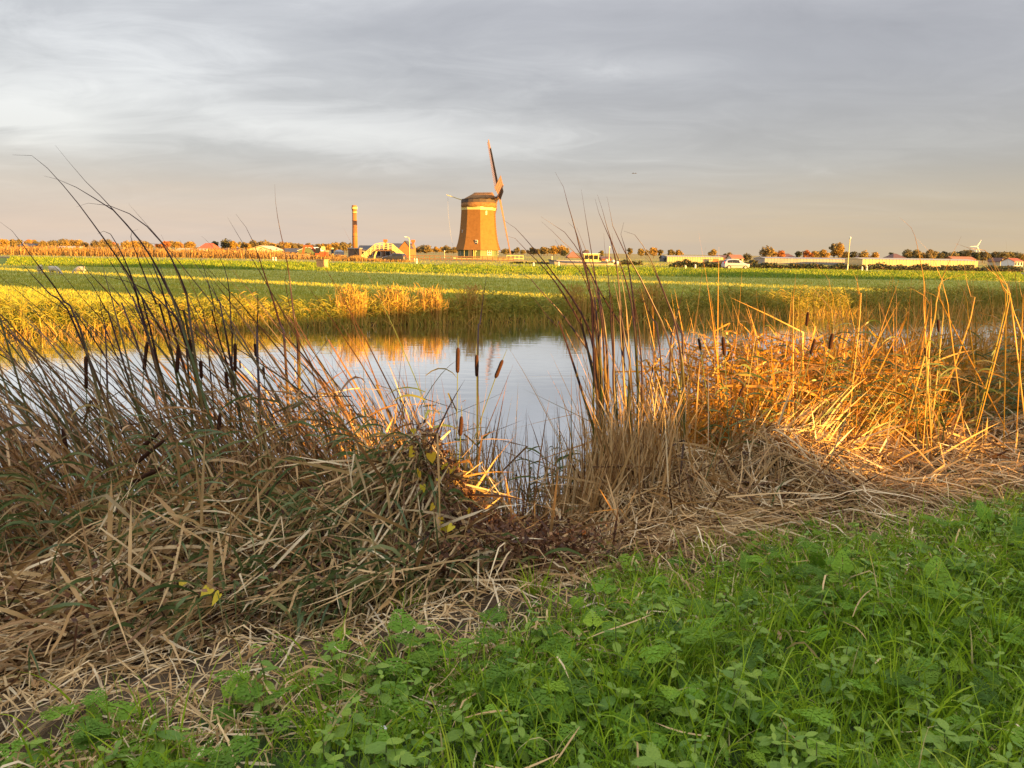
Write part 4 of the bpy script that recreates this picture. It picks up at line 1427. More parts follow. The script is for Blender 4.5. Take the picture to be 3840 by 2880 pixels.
# individual trees one can pick out in the photograph
for a in [
    (850, 901, 345, 'dark', 4, 'large dark tree right behind the red farmhouse', 0.9),
    (878, 904, 340, 'gold', 2, 'golden tree beside the dark tree at the red farmhouse', 0.8),
    (800, 905, 350, 'dark', 2, 'dark tree touching the red farmhouse roof', 0.9),
    (14, 897, 330, 'gold', 0, 'yellow tree at the far left edge', 1.0),
    (40, 898, 360, 'olive', 2, 'olive tree second from the left edge', 1.0),
    (2364, 930, 420, 'olive', 1, 'first slender roadside tree right of the barge', 1.0),
    (2405, 932, 410, 'gold', 0, 'second slender roadside tree right of the barge', 0.9),
    (2428, 936, 430, 'olive', 3, 'third thin roadside tree right of the barge', 1.0),
    (2452, 928, 400, 'gold', 0, 'round golden tree left of the cream greenhouse', 0.95),
    (2478, 936, 400, 'olive', 1, 'small grey-green tree beside the round golden tree', 0.95),
    (2520, 936, 380, 'olive', 2, 'broad olive tree behind the teal shed', 0.9),
    (2548, 937, 380, 'gold', 2, 'golden tree behind the cream greenhouse end', 0.8),
    (2671, 935, 300, 'gold', 2, 'lone golden tree above the cream greenhouse', 0.75),
    (2718, 951, 300, 'dark', 1, 'dark bush-like tree behind the white car', 1.0),
    (2738, 947, 290, 'olive', 2, 'olive tree left of the orange-roofed house', 0.8),
    (2802, 953, 260, 'dark', 4, 'dark tree right of the orange-roofed house', 0.9),
    (2878, 928, 300, 'olive', 4, 'big round olive tree right of the white car', 0.80),
    (2900, 934, 305, 'gold', 2, 'golden tree leaning on the big olive tree', 0.75),
    (2930, 939, 300, 'orange', 0, 'bright red-orange tree beside the pyramid roof', 0.85),
    (2996, 942, 320, 'dark', 1, 'grey-green tree right of the pyramid roof', 1.0),
    (3032, 939, 320, 'orange', 2, 'orange tree left of the tall poplar', 0.9),
    (3060, 941, 320, 'gold', 0, 'yellowing tree between orange tree and tall poplar', 1.0),
    (3095, 937, 310, 'gold', 2, 'broad golden tree before the tall poplar', 0.85),
    (3132, 913, 330, 'olive', 1, 'grey half of the tall poplar pair by the lamp post', 0.75),
    (3152, 911, 330, 'gold', 0, 'tall golden poplar by the lamp post', 0.70),
    (3176, 944, 320, 'olive', 0, 'small tree directly behind the lamp post', 0.9),
    (3202, 944, 320, 'dark', 0, 'dark tree right of the lamp post', 0.9),
    (3240, 944, 320, 'gold', 4, 'wide golden tree above the house right of the lamp post', 0.8),
    (3283, 946, 320, 'gold', 2, 'yellow tree at the end of the dark-roofed house', 0.8),
    (3345, 946, 340, 'dark', 3, 'small dark tree left of the brown pyramid roof', 1.0),
    (3402, 936, 380, 'olive', 0, 'grey-olive tree right of the brown pyramid roof', 1.0),
    (3430, 937, 380, 'olive', 2, 'grey-olive tree above the yellow-lit greenhouse', 0.9),
    (2115, 940, 400, 'dark', 4, 'dark bush beside the rust-roofed farmhouse', 0.9),
    (2000, 928, 480, 'olive', 2, 'tall olive tree in the wood right of the windmill', 0.9),
    (2040, 926, 480, 'olive', 0, 'middle olive tree in the wood right of the windmill', 1.0),
    (2078, 922, 470, 'gold', 2, 'gold-topped tree in the wood before the barge', 0.9),
    (2105, 923, 470, 'gold', 4, 'broad golden tree behind the rust-roofed farmhouse', 0.8),
    (2198, 938, 420, 'olive', 0, 'tree between the two rust-roofed farmhouses', 1.0),
    (2255, 940, 420, 'olive', 2, 'low tree behind the red-brown shed', 0.9),
]:
    tree(a[0], a[1] - 1, a[2], a[3], a[4], a[5], None, a[6] * 1.3)

rr = random.Random(3)
def tree_row(x0, x1, y0, y1, D0, D1, n, kinds, label, group):
    for i in range(n):
        f = (i + 0.5 + rr.uniform(-0.3, 0.3)) / n
        kd = rr.choice(kinds)
        word = {'gold': 'golden', 'orange': 'orange-brown', 'olive': 'olive-brown', 'dark': 'dark green'}[kd]
        tree(x0 + (x1 - x0) * f, y0 + (y1 - y0) * f + rr.uniform(-8, 7), rr.uniform(D0, D1), kd, rr.choice([0, 0, 1, 2, 3, 4]), label.replace('autumn', word).replace('grey-olive', word), group, rr.uniform(0.9, 1.6))


tree_row(60, 720, 903, 911, 430, 560, 46, ['gold', 'gold', 'olive', 'olive', 'olive', 'orange'], 'small autumn tree in the skyline row left of the red farmhouse', 'skyline trees left of the red farmhouse')
tree_row(900, 1320, 909, 916, 430, 560, 34, ['gold', 'olive', 'olive', 'olive'], 'small autumn tree in the skyline row between red farmhouse and chimney', 'skyline trees between red farmhouse and chimney')
tree_row(1540, 1720, 926, 929, 460, 560, 16, ['gold', 'olive', 'olive'], 'small autumn tree in the skyline row left of the windmill', 'skyline trees left of the windmill')
tree_row(1880, 2130, 932, 936, 470, 560, 22, ['olive', 'gold', 'olive'], 'small autumn tree in the wood right of the windmill', 'skyline trees right of the windmill')
tree_row(3440, 3850, 941, 947, 360, 470, 26, ['olive', 'dark', 'olive', 'olive', 'gold'], 'grey-olive tree in the skyline row above the right-hand reeds', 'skyline trees at the right edge')


# ================================================================ HEDGES AND FAR GROWTH
def leafy_band(xs, ys, z0, h, n, size, hue=None):
    """random leaf faces filling a band; xs, ys are sampled positions"""
    h = np.broadcast_to(h, (n,))
    pos = np.stack([xs, ys, z0 + h * rng.random(n) ** 0.8], -1)
    nrm = unit(rng.normal(size=(n, 3)) + [0, -0.4, 0.3])
    u = unit(np.cross(nrm, rng.normal(size=(n, 3))))
    v = np.cross(nrm, u)
    sz = (size * (0.5 + rng.random(n)))[:, None]
    V = np.stack([pos - u * sz, pos - v * sz * 0.6, pos + u * sz, pos + v * sz * 0.6], 1).reshape(-1, 3)
    Q = np.arange(n * 4).reshape(-1, 4)
    T = np.ones((n, 4, 4))
    T[..., 0] = (rng.random(n) if hue is None else hue)[:, None]
    T[..., 1] = 0.2
    T[..., 2] = rng.random(n)[:, None]
    return V, Q, T.reshape(-1, 4)


def hedge(px0, px1, ytop, D, depth, label, n, mat='hedge_leaf'):
    a0, a1 = at(px0, 990, D), at(px1, 990, D)
    ht = zpx((px0 + px1) / 2, ytop, D) - GZ
    xs = a0[0] + (a1[0] - a0[0]) * rng.random(n)
    prof = 0.75 + 0.25 * np.sin(xs * 1.3) * np.sin(xs * 0.37 + 1) + 0.1 * np.sin(xs * 4.1)
    ys = D + depth * rng.random(n)
    part = leafy_band(xs, ys, GZ - 0.15, (ht + 0.15) * np.clip(prof, 0.4, 1.1), n, 0.16)
    V, Q, T = part
    root = thing('hedge', label, 'hedge', (0, 0, 0))
    link('foliage', np_mesh('hedge_foliage', V, Q, M[mat], T), root)
    core = MB()
    core.box(min(a0[0], a1[0]) + 0.3, max(a0[0], a1[0]) - 0.3, D + depth * 0.3, D + depth * 0.7, GZ - 0.3, GZ + ht * 0.45)
    core.build('stems', M['bark'], root)


hedge(2520, 2735, 976, 125, 2.5, 'dark hedge between the cream greenhouse and the white car', 2600)
hedge(2790, 3225, 986, 128, 2.5, 'long dark hedge under the grey greenhouse', 4600)
hedge(3225, 3850, 990, 130, 2.5, 'dark hedge under the yellow-lit greenhouse', 5200)
hedge(1912, 1962, 982, 138, 1.5, 'small dark bush right of the windmill fence', 700)
hedge(1972, 2062, 981, 140, 1.5, 'second dark bush row at the barge bow', 1000)
hedge(2325, 2410, 976, 142, 2.0, 'dark shrubs right of the barge stern', 900)
hedge(2805, 2845, 974, 135, 2.5, 'taller hedge part right behind the white car', 800)

# orange reed bed beyond the road, left of the chimney
n = 13000
px = rng.uniform(-60, 1300, n)
Dd = rng.uniform(146, 176, n)
xs = (px - 1920) / F * Dd
hh = (1.9 - 0.9 * sstep(900, 1300, px)) * (0.75 + 0.35 * np.sin(xs * 0.9) * np.sin(xs * 0.31 + 2) + 0.15 * np.sin(xs * 3.3))
P = np.stack([xs, Dd, np.full(n, GZ)], -1)
stuff('orange_reed_bed', [ribbons(P, np.stack([rng.normal(0, 0.16, n), rng.normal(0, 0.16, n), np.ones(n)], -1), hh * rng.uniform(0.6, 1.1, n), 0.12, 2, 0.3, prof='leaf'),
                          leafy_band(xs[:5000], Dd[:5000], GZ, hh[:5000], 5000, 0.20)], M['rust_reed'],
      'band of orange autumn reeds beyond the road left of the chimney', 'reeds')
n = 3600
px = rng.choice([1345, 1395, 1420, 1270, 1300, 1500], n) + rng.normal(0, 22, n)
Dd = rng.uniform(134, 146, n)
xs = (px - 1920) / F * Dd
P = np.stack([xs, Dd, np.full(n, GZ)], -1)
hh = 0.5 + 0.55 * np.exp(-((px - 1335) / 25) ** 2)
stuff('orange_scrub', [ribbons(P, np.stack([rng.normal(0, 0.3, n), rng.normal(0, 0.2, n), np.ones(n)], -1), hh * rng.uniform(0.5, 1.2, n), 0.10, 2, 0.4, prof='leaf')], M['rust_reed'],
      'low orange scrub round the foot of the cream footbridge', 'scrub')

# verge weeds and meadow grass
n = 80000
Dd = 82 + 29 * rng.random(n) ** 0.9
px = rng.uniform(-80, 3920, n)
xs = (px - 1920) / F * Dd
yy = Dd + (road_y(xs) - 111)
clump = 0.5 + 0.5 * np.sin(xs * 1.7 + np.sin(yy * 0.9) * 2) * np.sin(yy * 1.1 + np.sin(xs * 0.6) * 2)
keep = rng.random(n) < 0.25 + 0.75 * clump
xs, yy, clump = xs[keep], yy[keep], clump[keep]
n = len(xs)
hue = np.clip(0.25 + 0.5 * clump + rng.normal(0, 0.18, n), 0, 1)
stuff('verge_weeds', [ribbons(np.stack([xs, yy, zg(xs, yy)], -1), np.stack([rng.normal(0, 0.35, n), rng.normal(0, 0.35, n), np.ones(n)], -1), (0.14 + 0.24 * clump) * rng.uniform(0.6, 1.3, n), 0.085, 2, 0.6, prof='leaf', hue=hue)], M['weed_blade'],
      'lush green weeds on the verge before the road', 'weeds')
n = 120000
Dd = 1 / rng.uniform(1 / 96, 1 / 27.5, n)
px = rng.uniform(-100, 3940, n)
xs = (px - 1920) / F * Dd
t_, n_ = tn(xs, Dd)
k = (n_ > 26.4) & (Dd < 90)
xs, Dd = xs[k], Dd[k]
n = len(xs)
hue = np.clip(0.4 + 0.3 * np.sin(Dd * 0.9 + xs * 0.05) + rng.normal(0, 0.2, n), 0, 1)
hgt = (0.13 + 0.12 * sstep(34, 28, Dd)) * rng.uniform(0.6, 1.4, n)
stuff('meadow_grass', [ribbons(np.stack([xs, Dd, zg(xs, Dd)], -1), np.stack([rng.normal(0, 0.3, n), rng.normal(0, 0.3, n), np.ones(n)], -1), hgt, 0.028 + 0.0005 * Dd, 1, 0.3, prof='grass', hue=hue)], M['field_blade'],
      'short mown grass across the far meadow', 'grass')

n = 60000
Dd = 1 / rng.uniform(1 / 420, 1 / 122, n)
px = rng.uniform(-60, 3900, n)
xs = (px - 1920) / F * Dd
k = (Dd > road_y(xs) + 6) & (rng.random(n) < 0.3 + 0.7 * sstep(1500, 2000, px))
xs, Dd = xs[k], Dd[k]
n = len(xs)
stuff('far_field_grass', [ribbons(np.stack([xs, Dd, np.full(n, GZ - 0.02)], -1), np.stack([rng.normal(0, 0.3, n), rng.normal(0, 0.3, n), np.ones(n)], -1), 0.22 * rng.uniform(0.5, 1.3, n), 0.10, 1, 0.3, prof='grass', hue=np.clip(0.55 + 0.35 * np.sin(Dd * 0.05) + rng.normal(0, 0.15, n), 0, 1))], M['weed_blade'],
      'sunlit grass of the fields beyond the road', 'grass')

# ================================================================ FAR REED BANK
n = 11000
t_ = rng.uniform(-14, 44, n)
n_ = 25.1 + 1.9 * rng.random(n) ** 1.2 + 0.22 * wob(t_ * 1.3)
xs, ys = xy(t_, n_)
gold = sum(w_ * np.exp(-((t_ - c_) / s_) ** 2) for c_, s_, w_ in ((3.0, 0.6, 0.4), (6.1, 0.5, 0.7), (7.6, 0.5, 0.8), (8.9, 0.7, 0.9), (10.4, 0.5, 0.7), (14.6, 0.5, 0.5), (18.0, 0.6, 0.8)))
hgt = (0.68 + 0.28 * gold + 0.22 * wob(t_ * 0.7) + 0.12 * wob(t_ * 2.9, 1.0) + 0.16 * sstep(2, -6, t_) + 0.18 * sstep(14, 26, t_)) * rng.uniform(0.65, 1.1, n)
hue = np.clip(0.15 + 0.40 * gold + 0.25 * sstep(6, 20, t_) * rng.random(n) + rng.normal(0, 0.17, n), 0, 1)
P = np.stack([xs, ys, np.maximum(zg(xs, ys), -0.02)], -1)
Dv = np.stack([rng.normal(0, 0.13, n), rng.normal(-0.02, 0.13, n), np.ones(n)], -1)
parts = [ribbons(P, Dv, hgt, 0.022, 3, 0.15, prof='grass', hue=hue)]
for q in range(3):
    f = rng.uniform(0.25, 0.95, n)
    az = rng.uniform(0, 6.28, n)
    base = P + unit(Dv) * (hgt * f)[:, None]
    parts.append(ribbons(base, np.stack([np.cos(az) * 0.8, np.sin(az) * 0.8, 0.75 + 0 * az], -1), rng.uniform(0.14, 0.36, n), 0.026, 3, rng.uniform(0.1, 2.0, n), prof='leaf', hue=np.clip(hue * 0.75 + rng.normal(0, 0.1, n), 0, 1)))
stuff('bank_reeds', parts, M['bank_reed'], 'dense reeds lining the far bank of the canal', 'reeds')
n = 5000
t_ = rng.uniform(-14, 44, n)
n_ = rng.uniform(24.85, 25.35, n)
xs, ys = xy(t_, n_)
stuff('bank_sedge', [ribbons(np.stack([xs, ys, np.full(n, -0.03)], -1), np.stack([rng.normal(0, 0.3, n), rng.normal(-0.15, 0.3, n), np.ones(n)], -1), rng.uniform(0.2, 0.6, n), 0.026, 3, 1.0, prof='grass', hue=np.clip(rng.normal(0.5, 0.25, n), 0, 1))], M['bank_reed'],
      'low sedge at the waterline of the far bank', 'reeds')
# standing golden reed bundles on the far bank
bundles = [(6.0, 0.40, 'short golden reed bundle at the left of the far bank'), (7.4, 0.35, 'golden reed bundle with gap beside it on the far bank'), (8.7, 0.5, 'widest golden reed bundle on the far bank'), (10.3, 0.35, 'golden reed bundle left of the windmill on the far bank'), (14.6, 0.35, 'brown reed bundle on the far bank below the barge bow'), (18.0, 0.4, 'tall spiky golden reed bundle behind the central reed clump')]
for c_, s_, lb in bundles:
    m = 190
    tb = rng.normal(c_, s_ * 0.6, m)
    nb = rng.normal(25.6, 0.25, m)
    bx_, by_ = xy(tb, nb)
    rt = thing('reed_bundle', lb, 'reeds', (0, 0, 0))
    lean = (tb - c_) * 0.22
    V, Q, T = ribbons(np.stack([bx_, by_, np.full(m, 0.05)], -1), np.stack([lean * TV[0] + rng.normal(0, 0.05, m), rng.normal(0, 0.06, m), np.ones(m)], -1), rng.uniform(0.7, 1.5 if c_ > 17 else 1.25, m), 0.024, 3, 0.1, prof='grass', hue=np.clip(0.75 + rng.normal(0, 0.15, m), 0, 1))
    link('stems', np_mesh('stems', V, Q, M['bank_reed'], T), rt)
    V, Q, T = ribbons(np.stack([bx_, by_, rng.uniform(0.6, 1.2, m)], -1), np.stack([lean + rng.normal(0, 0.4, m), rng.normal(0, 0.4, m), np.ones(m)], -1), rng.uniform(0.15, 0.3, m), 0.03, 3, 1.0, prof='leaf', hue=np.clip(0.6 + rng.normal(0, 0.2, m), 0, 1))
    link('leaves', np_mesh('leaves', V, Q, M['bank_reed'], T), rt)
# long grass just behind the bank reeds
n = 14000
t_ = rng.uniform(-14, 44, n)
n_ = 26.6 + 2.2 * rng.random(n)
xs, ys = xy(t_, n_)
stuff('bank_grass', [ribbons(np.stack([xs, ys, zg(xs, ys)], -1), np.stack([rng.normal(0, 0.35, n), rng.normal(0, 0.35, n), np.ones(n)], -1), rng.uniform(0.25, 0.65, n) * (1 - 0.25 * (n_ - 26.6)), 0.03, 3, 0.9, prof='grass', hue=np.clip(rng.normal(0.4, 0.25, n), 0, 1))], M['weed_blade'],
      'long rough grass behind the far bank reeds', 'grass')

# ================================================================ NEAR BANK: STANDING CATTAILS
def stand(t0, t1, n0, n1, n, lmin, lmax, lean, spread, wid, hue_mu, hue_sd, droop, kinkp, nseg=7, tfun=None):
    """cattail leaves standing in the shallows between canal coordinates; returns ribbons"""
    t_ = rng.uniform(t0, t1, n) if tfun is None else tfun(n)
    n_ = rng.uniform(n0, n1, n)
    x, y = xy(t_, n_)
    z = np.maximum(zg(x, y) - 0.03, -0.05)
    L = rng.uniform(lmin, lmax, n)
    D = np.stack([lean + rng.normal(0, spread, n), rng.normal(0, spread * 0.8, n), np.ones(n)], -1)
    kt = np.where(rng.random(n) < kinkp, rng.uniform(0.35, 0.9, n), 9.0)
    kd = unit(np.stack([rng.normal(-0.4, 0.9, n), rng.normal(0, 0.7, n), rng.normal(-0.35, 0.5, n)], -1))
    curl = np.stack([rng.normal(lean * 0.35, 0.12, n), rng.normal(0, 0.1, n), np.zeros(n)], -1)
    hue = np.clip(rng.normal(hue_mu, hue_sd, n), 0, 1)
    return ribbons(np.stack([x, y, z], -1), D, L, wid * rng.uniform(0.6, 1.2, n), nseg, droop * 0.8 * rng.random(n) ** 2, curl, (kt, kd), 'strap', hue=hue, twist=rng.normal(0, 1.0, n))


# left stand, leaning left in the wind
parts = [
    stand(-2.6, 2.3, 4.75, 6.2, 760, 1.6, 3.0, -0.60, 0.20, 0.016, 0.5, 0.28, 0.6, 0.22),
    stand(-1.0, 2.3, 4.7, 5.9, 760, 0.8, 1.8, -0.36, 0.28, 0.0145, 0.66, 0.22, 0.7, 0.35),
    stand(-3.2, 1.0, 5.6, 7.0, 420, 1.7, 3.0, -0.58, 0.16, 0.014, 0.4, 0.25, 0.7, 0.15),
    stand(-2.4, 2.3, 4.8, 6.2, 560, 1.1, 2.0, -0.25, 0.18, 0.0105, 0.8, 0.15, 0.3, 0.3),
    stand(2.0, 3.2, 4.6, 5.4, 110, 0.5, 1.2, 0.0, 0.18, 0.009, 0.6, 0.25, 0.3, 0.3),
]
stuff('cattail_bed', parts, M['cattail_leaf'], 'wind-bent brown cattail leaves standing in the shallows at the left', 'reeds')
# pale stiff stems in the left stand, the ones that catch orange light
n = 620
parts = [stand(0.3, 2.35, 4.7, 5.7, 700, 0.8, 1.5, -0.08, 0.15, 0.0095, 0.62, 0.2, 0.15, 0.3), stand(-2.6, 0.6, 4.6, 5.4, 320, 0.5, 1.2, -0.3, 0.3, 0.010, 0.55, 0.2, 0.3, 0.4)]
stuff('dry_stems', parts, M['straw'], 'stiff tan reed stems in the left stand before the water', 'reeds')
# centre gap: thin stalks
parts = [stand(1.9, 3.3, 4.7, 5.6, 190, 0.7, 1.45, -0.04, 0.12, 0.010, 0.5, 0.25, 0.2, 0.3), stand(1.8, 3.4, 4.5, 5.3, 320, 0.25, 0.8, 0.0, 0.35, 0.009, 0.5, 0.25, 0.6, 0.4)]
stuff('thin_stalks', parts, M['cattail_leaf'], 'thin upright stalks in the gap before open water', 'reeds')
# right stand: tangled, golden
parts = [
    stand(3.9, 9.5, 4.6, 6.3, 650, 1.2, 2.35, -0.05, 0.26, 0.0155, 0.62, 0.25, 0.45, 0.45),
    stand(3.7, 9.8, 4.7, 6.4, 1600, 1.2, 2.25, -0.05, 0.20, 0.009, 0.66, 0.22, 0.3, 0.35),
    stand(3.9, 9.5, 4.6, 6.3, 1300, 0.7, 1.7, -0.05, 0.26, 0.0155, 0.62, 0.25, 0.45, 0.42),
    stand(4.6, 6.6, 4.6, 5.6, 1700, 0.5, 1.5, 0.05, 0.40, 0.0145, 0.68, 0.2, 0.6, 0.5),
    stand(7.0, 11.5, 4.9, 7.2, 1200, 1.1, 2.4, -0.12, 0.28, 0.016, 0.55, 0.28, 0.5, 0.4),
]
stuff('golden_reeds', parts, M['golden_blade'], 'tangled golden reeds standing on the right-hand bank', 'reeds')
# combed dry sheaf leaning through the right stand
n = 420
t_ = rng.uniform(3.6, 5.0, n)
n_ = rng.uniform(4.2, 5.2, n)
x, y = xy(t_, n_)
D = np.stack([0.65 + rng.normal(0, 0.2, n), rng.normal(0.25, 0.2, n), 0.85 + 0 * t_], -1)
stuff('leaning_sheaf', [ribbons(np.stack([x, y, zg(x, y)], -1), D, rng.uniform(0.4, 1.0, n), 0.010 * rng.uniform(0.6, 1.2, n), 6, 0.9 * rng.random(n), None, None, 'strap', hue=np.clip(rng.normal(0.62, 0.2, n), 0, 1))], M['straw'],
      'combed sheaf of dry straw leaning right below the golden reeds', 'straw')


# green leafy common reed (side leaves on a stem)
def leafy_stems(n, tf, nf, hmin, hmax, lean, nleaf, leafL, hue_mu, matname, name, label):
    t_, n_ = tf(n), nf(n)
    x, y = xy(t_, n_)
    P = np.stack([x, y, np.maximum(zg(x, y), -0.05)], -1)
    H = rng.uniform(hmin, hmax, n)
    D = unit(np.stack([lean + rng.normal(0, 0.2, n), rng.normal(-0.05, 0.2, n), np.ones(n)], -1))
    out = [ribbons(P, D, H, 0.006, 5, 0.35, None, None, 'stem', hue=np.clip(rng.normal(0.85, 0.1, n), 0, 1))]
    for k in range(nleaf):
        f = (0.3 + 0.7 * (k + rng.random(n)) / nleaf)
        az = rng.uniform(0, 6.28, n)
        b0 = P + D * (H * f)[:, None]
        b0[:, 2] -= 0.35 * 0.35 * f * f * H
        d = np.stack([np.cos(az) * 0.9 + lean, np.sin(az) * 0.9, 0.65 + 0 * az], -1)
        out.append(ribbons(b0, d, leafL * rng.uniform(0.6, 1.2, n), 0.013 * rng.uniform(0.7, 1.3, n), 5, rng.uniform(0.8, 2.2, n), None, None, 'leaf', hue=np.clip(rng.normal(hue_mu, 0.25, n), 0, 1)))
    stuff(name, out, M[matname], label, 'reeds')


leafy_stems(95, lambda m: rng.uniform(0.7, 2.0, m), lambda m: rng.uniform(4.9, 5.7, m), 0.7, 1.15, 0.25, 7, 0.24, 0.2, 'green_reed', 'leafy_reeds', 'dark green leafy reeds at the left of the water gap')
leafy_stems(60, lambda m: rng.uniform(2.75, 4.3, m), lambda m: rng.uniform(4.9, 5.6, m), 0.6, 1.15, -0.22, 8, 0.22, 0.2, 'green_reed', 'leafy_reeds', 'green leafy reeds round the central clump at the water gap')
leafy_stems(330, lambda m: rng.uniform(3.9, 7.4, m), lambda m: rng.uniform(4.4, 5.4, m), 0.6, 1.5, 0.05, 7, 0.25, 0.35, 'green_reed', 'leafy_reeds', 'green leafy reeds mixed through the golden right-hand stand')
leafy_stems(230, lambda m: rng.uniform(7.2, 10.5, m), lambda m: rng.uniform(5.0, 7.0, m), 1.0, 1.75, -0.1, 8, 0.30, 0.5, 'golden_blade', 'leafy_reeds', 'tall yellow leafy reeds at the right edge')

leafy_stems(150, lambda m: rng.uniform(-2.4, 1.5, m), lambda m: rng.uniform(4.3, 5.2, m), 0.45, 1.0, -0.2, 7, 0.30, 0.4, 'green_reed', 'leafy_reeds', 'grey-green leafy reeds low in the left-hand stand')
leafy_stems(120, lambda m: rng.uniform(-2.4, 1.8, m), lambda m: rng.uniform(4.5, 5.6, m), 0.7, 1.5, -0.4, 6, 0.34, 0.6, 'cattail_leaf', 'leafy_reeds', 'rust-brown leafy reeds hanging in the left-hand stand')

# ================================================================ TRACED TALL BLADES
def trace(root, pts, D, w, hue, mat='tall_blade', extend=0.5):
    """one long leaf through photograph points (tip first), standing D metres away"""
    W_ = [at(px, py, D + 0.05 * math.sin(i * 1.3 + px)) for i, (px, py) in enumerate(pts)]
    W_ = W_[::-1]                                       # base first
    d0 = unit(W_[0] - W_[1])
    if extend:
        d0 = unit(d0 + np.array([0, 0, -1.0]))
        foot = 0.55 if mat == 'gold_tall' else 0.05
        W_ = [W_[0] + d0 * max(0.1, (W_[0][2] - foot) / max(-d0[2], 0.3)) + np.array([rng.normal(0, 0.28 if mat == 'gold_tall' else 0.16), rng.normal(0, 0.12), 0])] + W_
    C = np.array(W_)
    # Catmull-Rom resample
    s = np.concatenate([[0], np.cumsum(np.linalg.norm(np.diff(C, axis=0), axis=1))])
    m = 26
    q = np.linspace(0, s[-1], m)
    ext = np.vstack([2 * C[0] - C[1], C, 2 * C[-1] - C[-2]])
    out = []
    for v in q:
        i = min(np.searchsorted(s, v, side='right') - 1, len(C) - 2)
        f = (v - s[i]) / max(s[i + 1] - s[i], 1e-9)
        p0, p1, p2, p3 = ext[i], ext[i + 1], ext[i + 2], ext[i + 3]
        out.append(0.5 * (2 * p1 + (p2 - p0) * f + (2 * p0 - 5 * p1 + 4 * p2 - p3) * f * f + (3 * p1 - p0 - 3 * p2 + p3) * f ** 3))
    C = np.array(out)
    t = q / s[-1]
    wd = w * np.where(t < 0.5, 0.45 + 0.55 * sstep(0.1, 0.45, t), np.maximum(1 - ((t - 0.5) / 0.5) ** 1.5, 0.06)) * 0.5
    tang = unit(np.gradient(C, axis=0))
    fv = np.array([rng.normal(0, 0.35), -1.0, rng.normal(0, 0.3)])
    side = unit(np.cross(tang, fv))
    nrm = unit(np.cross(side, tang))
    V = np.stack([C - side * wd[:, None], C + nrm * (wd * 0.45)[:, None], C + side * wd[:, None]], 1).reshape(-1, 3)
    i = np.arange(m - 1)[:, None] * 3
    Q = np.concatenate([np.hstack([i, i + 1, i + 4, i + 3]), np.hstack([i + 1, i + 2, i + 5, i + 4])])
    T = np.ones((m, 3, 4))
    T[..., 0] = hue
    T[..., 1] = t[:, None]
    T[..., 2] = rng.random()
    link('leaf', np_mesh('leaf', V, Q, M[mat], T.reshape(-1, 4), True), root)


def z1(l):
    return [(x / 2.011, 520 + y / 2.011) for x, y in l]


def z2(l):
    return [(1800 + x / 2.37, 600 + y / 2.37) for x, y in l]


def z8(l):
    return [(3350 + x / 4.514, 860 + y / 4.514) for x, y in l]


clump = thing('cattail_clump', 'tall dark cattail leaves bending left across the sky at the left', 'cattail', at(650, 1750, 5.3))
clump.location = (0, 0, 0)
for i, l in enumerate([
    [(95, 122), (180, 115), (280, 150), (430, 300), (590, 490), (730, 680), (830, 820), (960, 1010), (1100, 1250), (1200, 1420), (1290, 1620)],
    [(415, 48), (540, 200), (680, 360), (820, 490), (900, 600), (1000, 700), (1120, 860), (1200, 1010), (1300, 1220), (1400, 1480)],
    [(330, 280), (460, 315), (600, 380), (760, 480), (880, 560), (980, 680), (1100, 830), (1230, 1060), (1350, 1300), (1430, 1500)],
    [(575, 515), (600, 490), (700, 488), (850, 512), (1000, 580), (1150, 700), (1250, 830), (1340, 1000), (1410, 1180), (1430, 1350), (1460, 1560)],
    [(0, 628), (60, 665), (130, 740), (200, 840), (300, 970), (420, 1130), (520, 1290), (600, 1420)],
    [(0, 835), (100, 890), (200, 980), (300, 1090), (420, 1220), (560, 1400)],
    [(735, 720), (790, 695), (830, 715), (900, 830), (960, 960), (1010, 1100), (1060, 1300), (1120, 1500)],
    [(1050, 680), (1005, 690), (985, 720), (1000, 790), (1040, 900), (1090, 1030), (1180, 1250), (1260, 1450)],
    [(1520, 735), (1610, 820), (1680, 940), (1720, 1080), (1735, 1250), (1740, 1400), (1750, 1650)],
    [(1780, 570), (1850, 660), (1910, 780), (1950, 890), (2000, 1040), (2060, 1220), (2110, 1400), (2150, 1600)],
    [(2072, 345), (2080, 500), (2110, 680), (2150, 860), (2180, 1020), (2205, 1250), (2230, 1420), (2260, 1650)],
    [(700, 755), (790, 870), (880, 1000), (980, 1180), (1080, 1400)],
    [(520, 870), (600, 980), (700, 1110), (800, 1300), (860, 1450)],
    [(230, 800), (320, 890), (440, 990), (560, 1130), (700, 1300), (800, 1450)],
    [(1445, 765), (1500, 880), (1560, 1050), (1620, 1300), (1650, 1500)],
    [(2210, 890), (2170, 960), (2150, 1050), (2180, 1250), (2240, 1500)],
    [(1910, 1090), (1940, 1160), (1945, 1300), (1940, 1450), (1945, 1700)],
    [(735, 1060), (750, 1180), (770, 1350), (800, 1560)],
    [(640, 1005), (780, 1035), (900, 1060), (1050, 1110), (1180, 1200), (1300, 1330), (1400, 1550)],
    [(0, 1080), (100, 1078), (230, 1120), (400, 1230), (560, 1350), (700, 1500)],
    [(1570, 1030), (1610, 1130), (1640, 1220), (1700, 1450)],
    [(1450, 1080), (1480, 1170), (1500, 1260), (1560, 1500)],
    [(1060, 755), (1170, 790), (1060, 800), (1130, 950), (1240, 1200)][1:],
    [(480, 850), (560, 900), (700, 1040), (880, 1240), (1000, 1450)],
    [(1040, 840), (1110, 960), (1200, 1130), (1330, 1360), (1400, 1520)],
    [(860, 860), (930, 980), (1040, 1200), (1130, 1420)],
]):
    trace(clump, z1(l), 5.1 + 0.5 * rng.random(), rng.uniform(0.014, 0.022), float(np.clip(rng.normal(0.55, 0.3), 0, 1)))

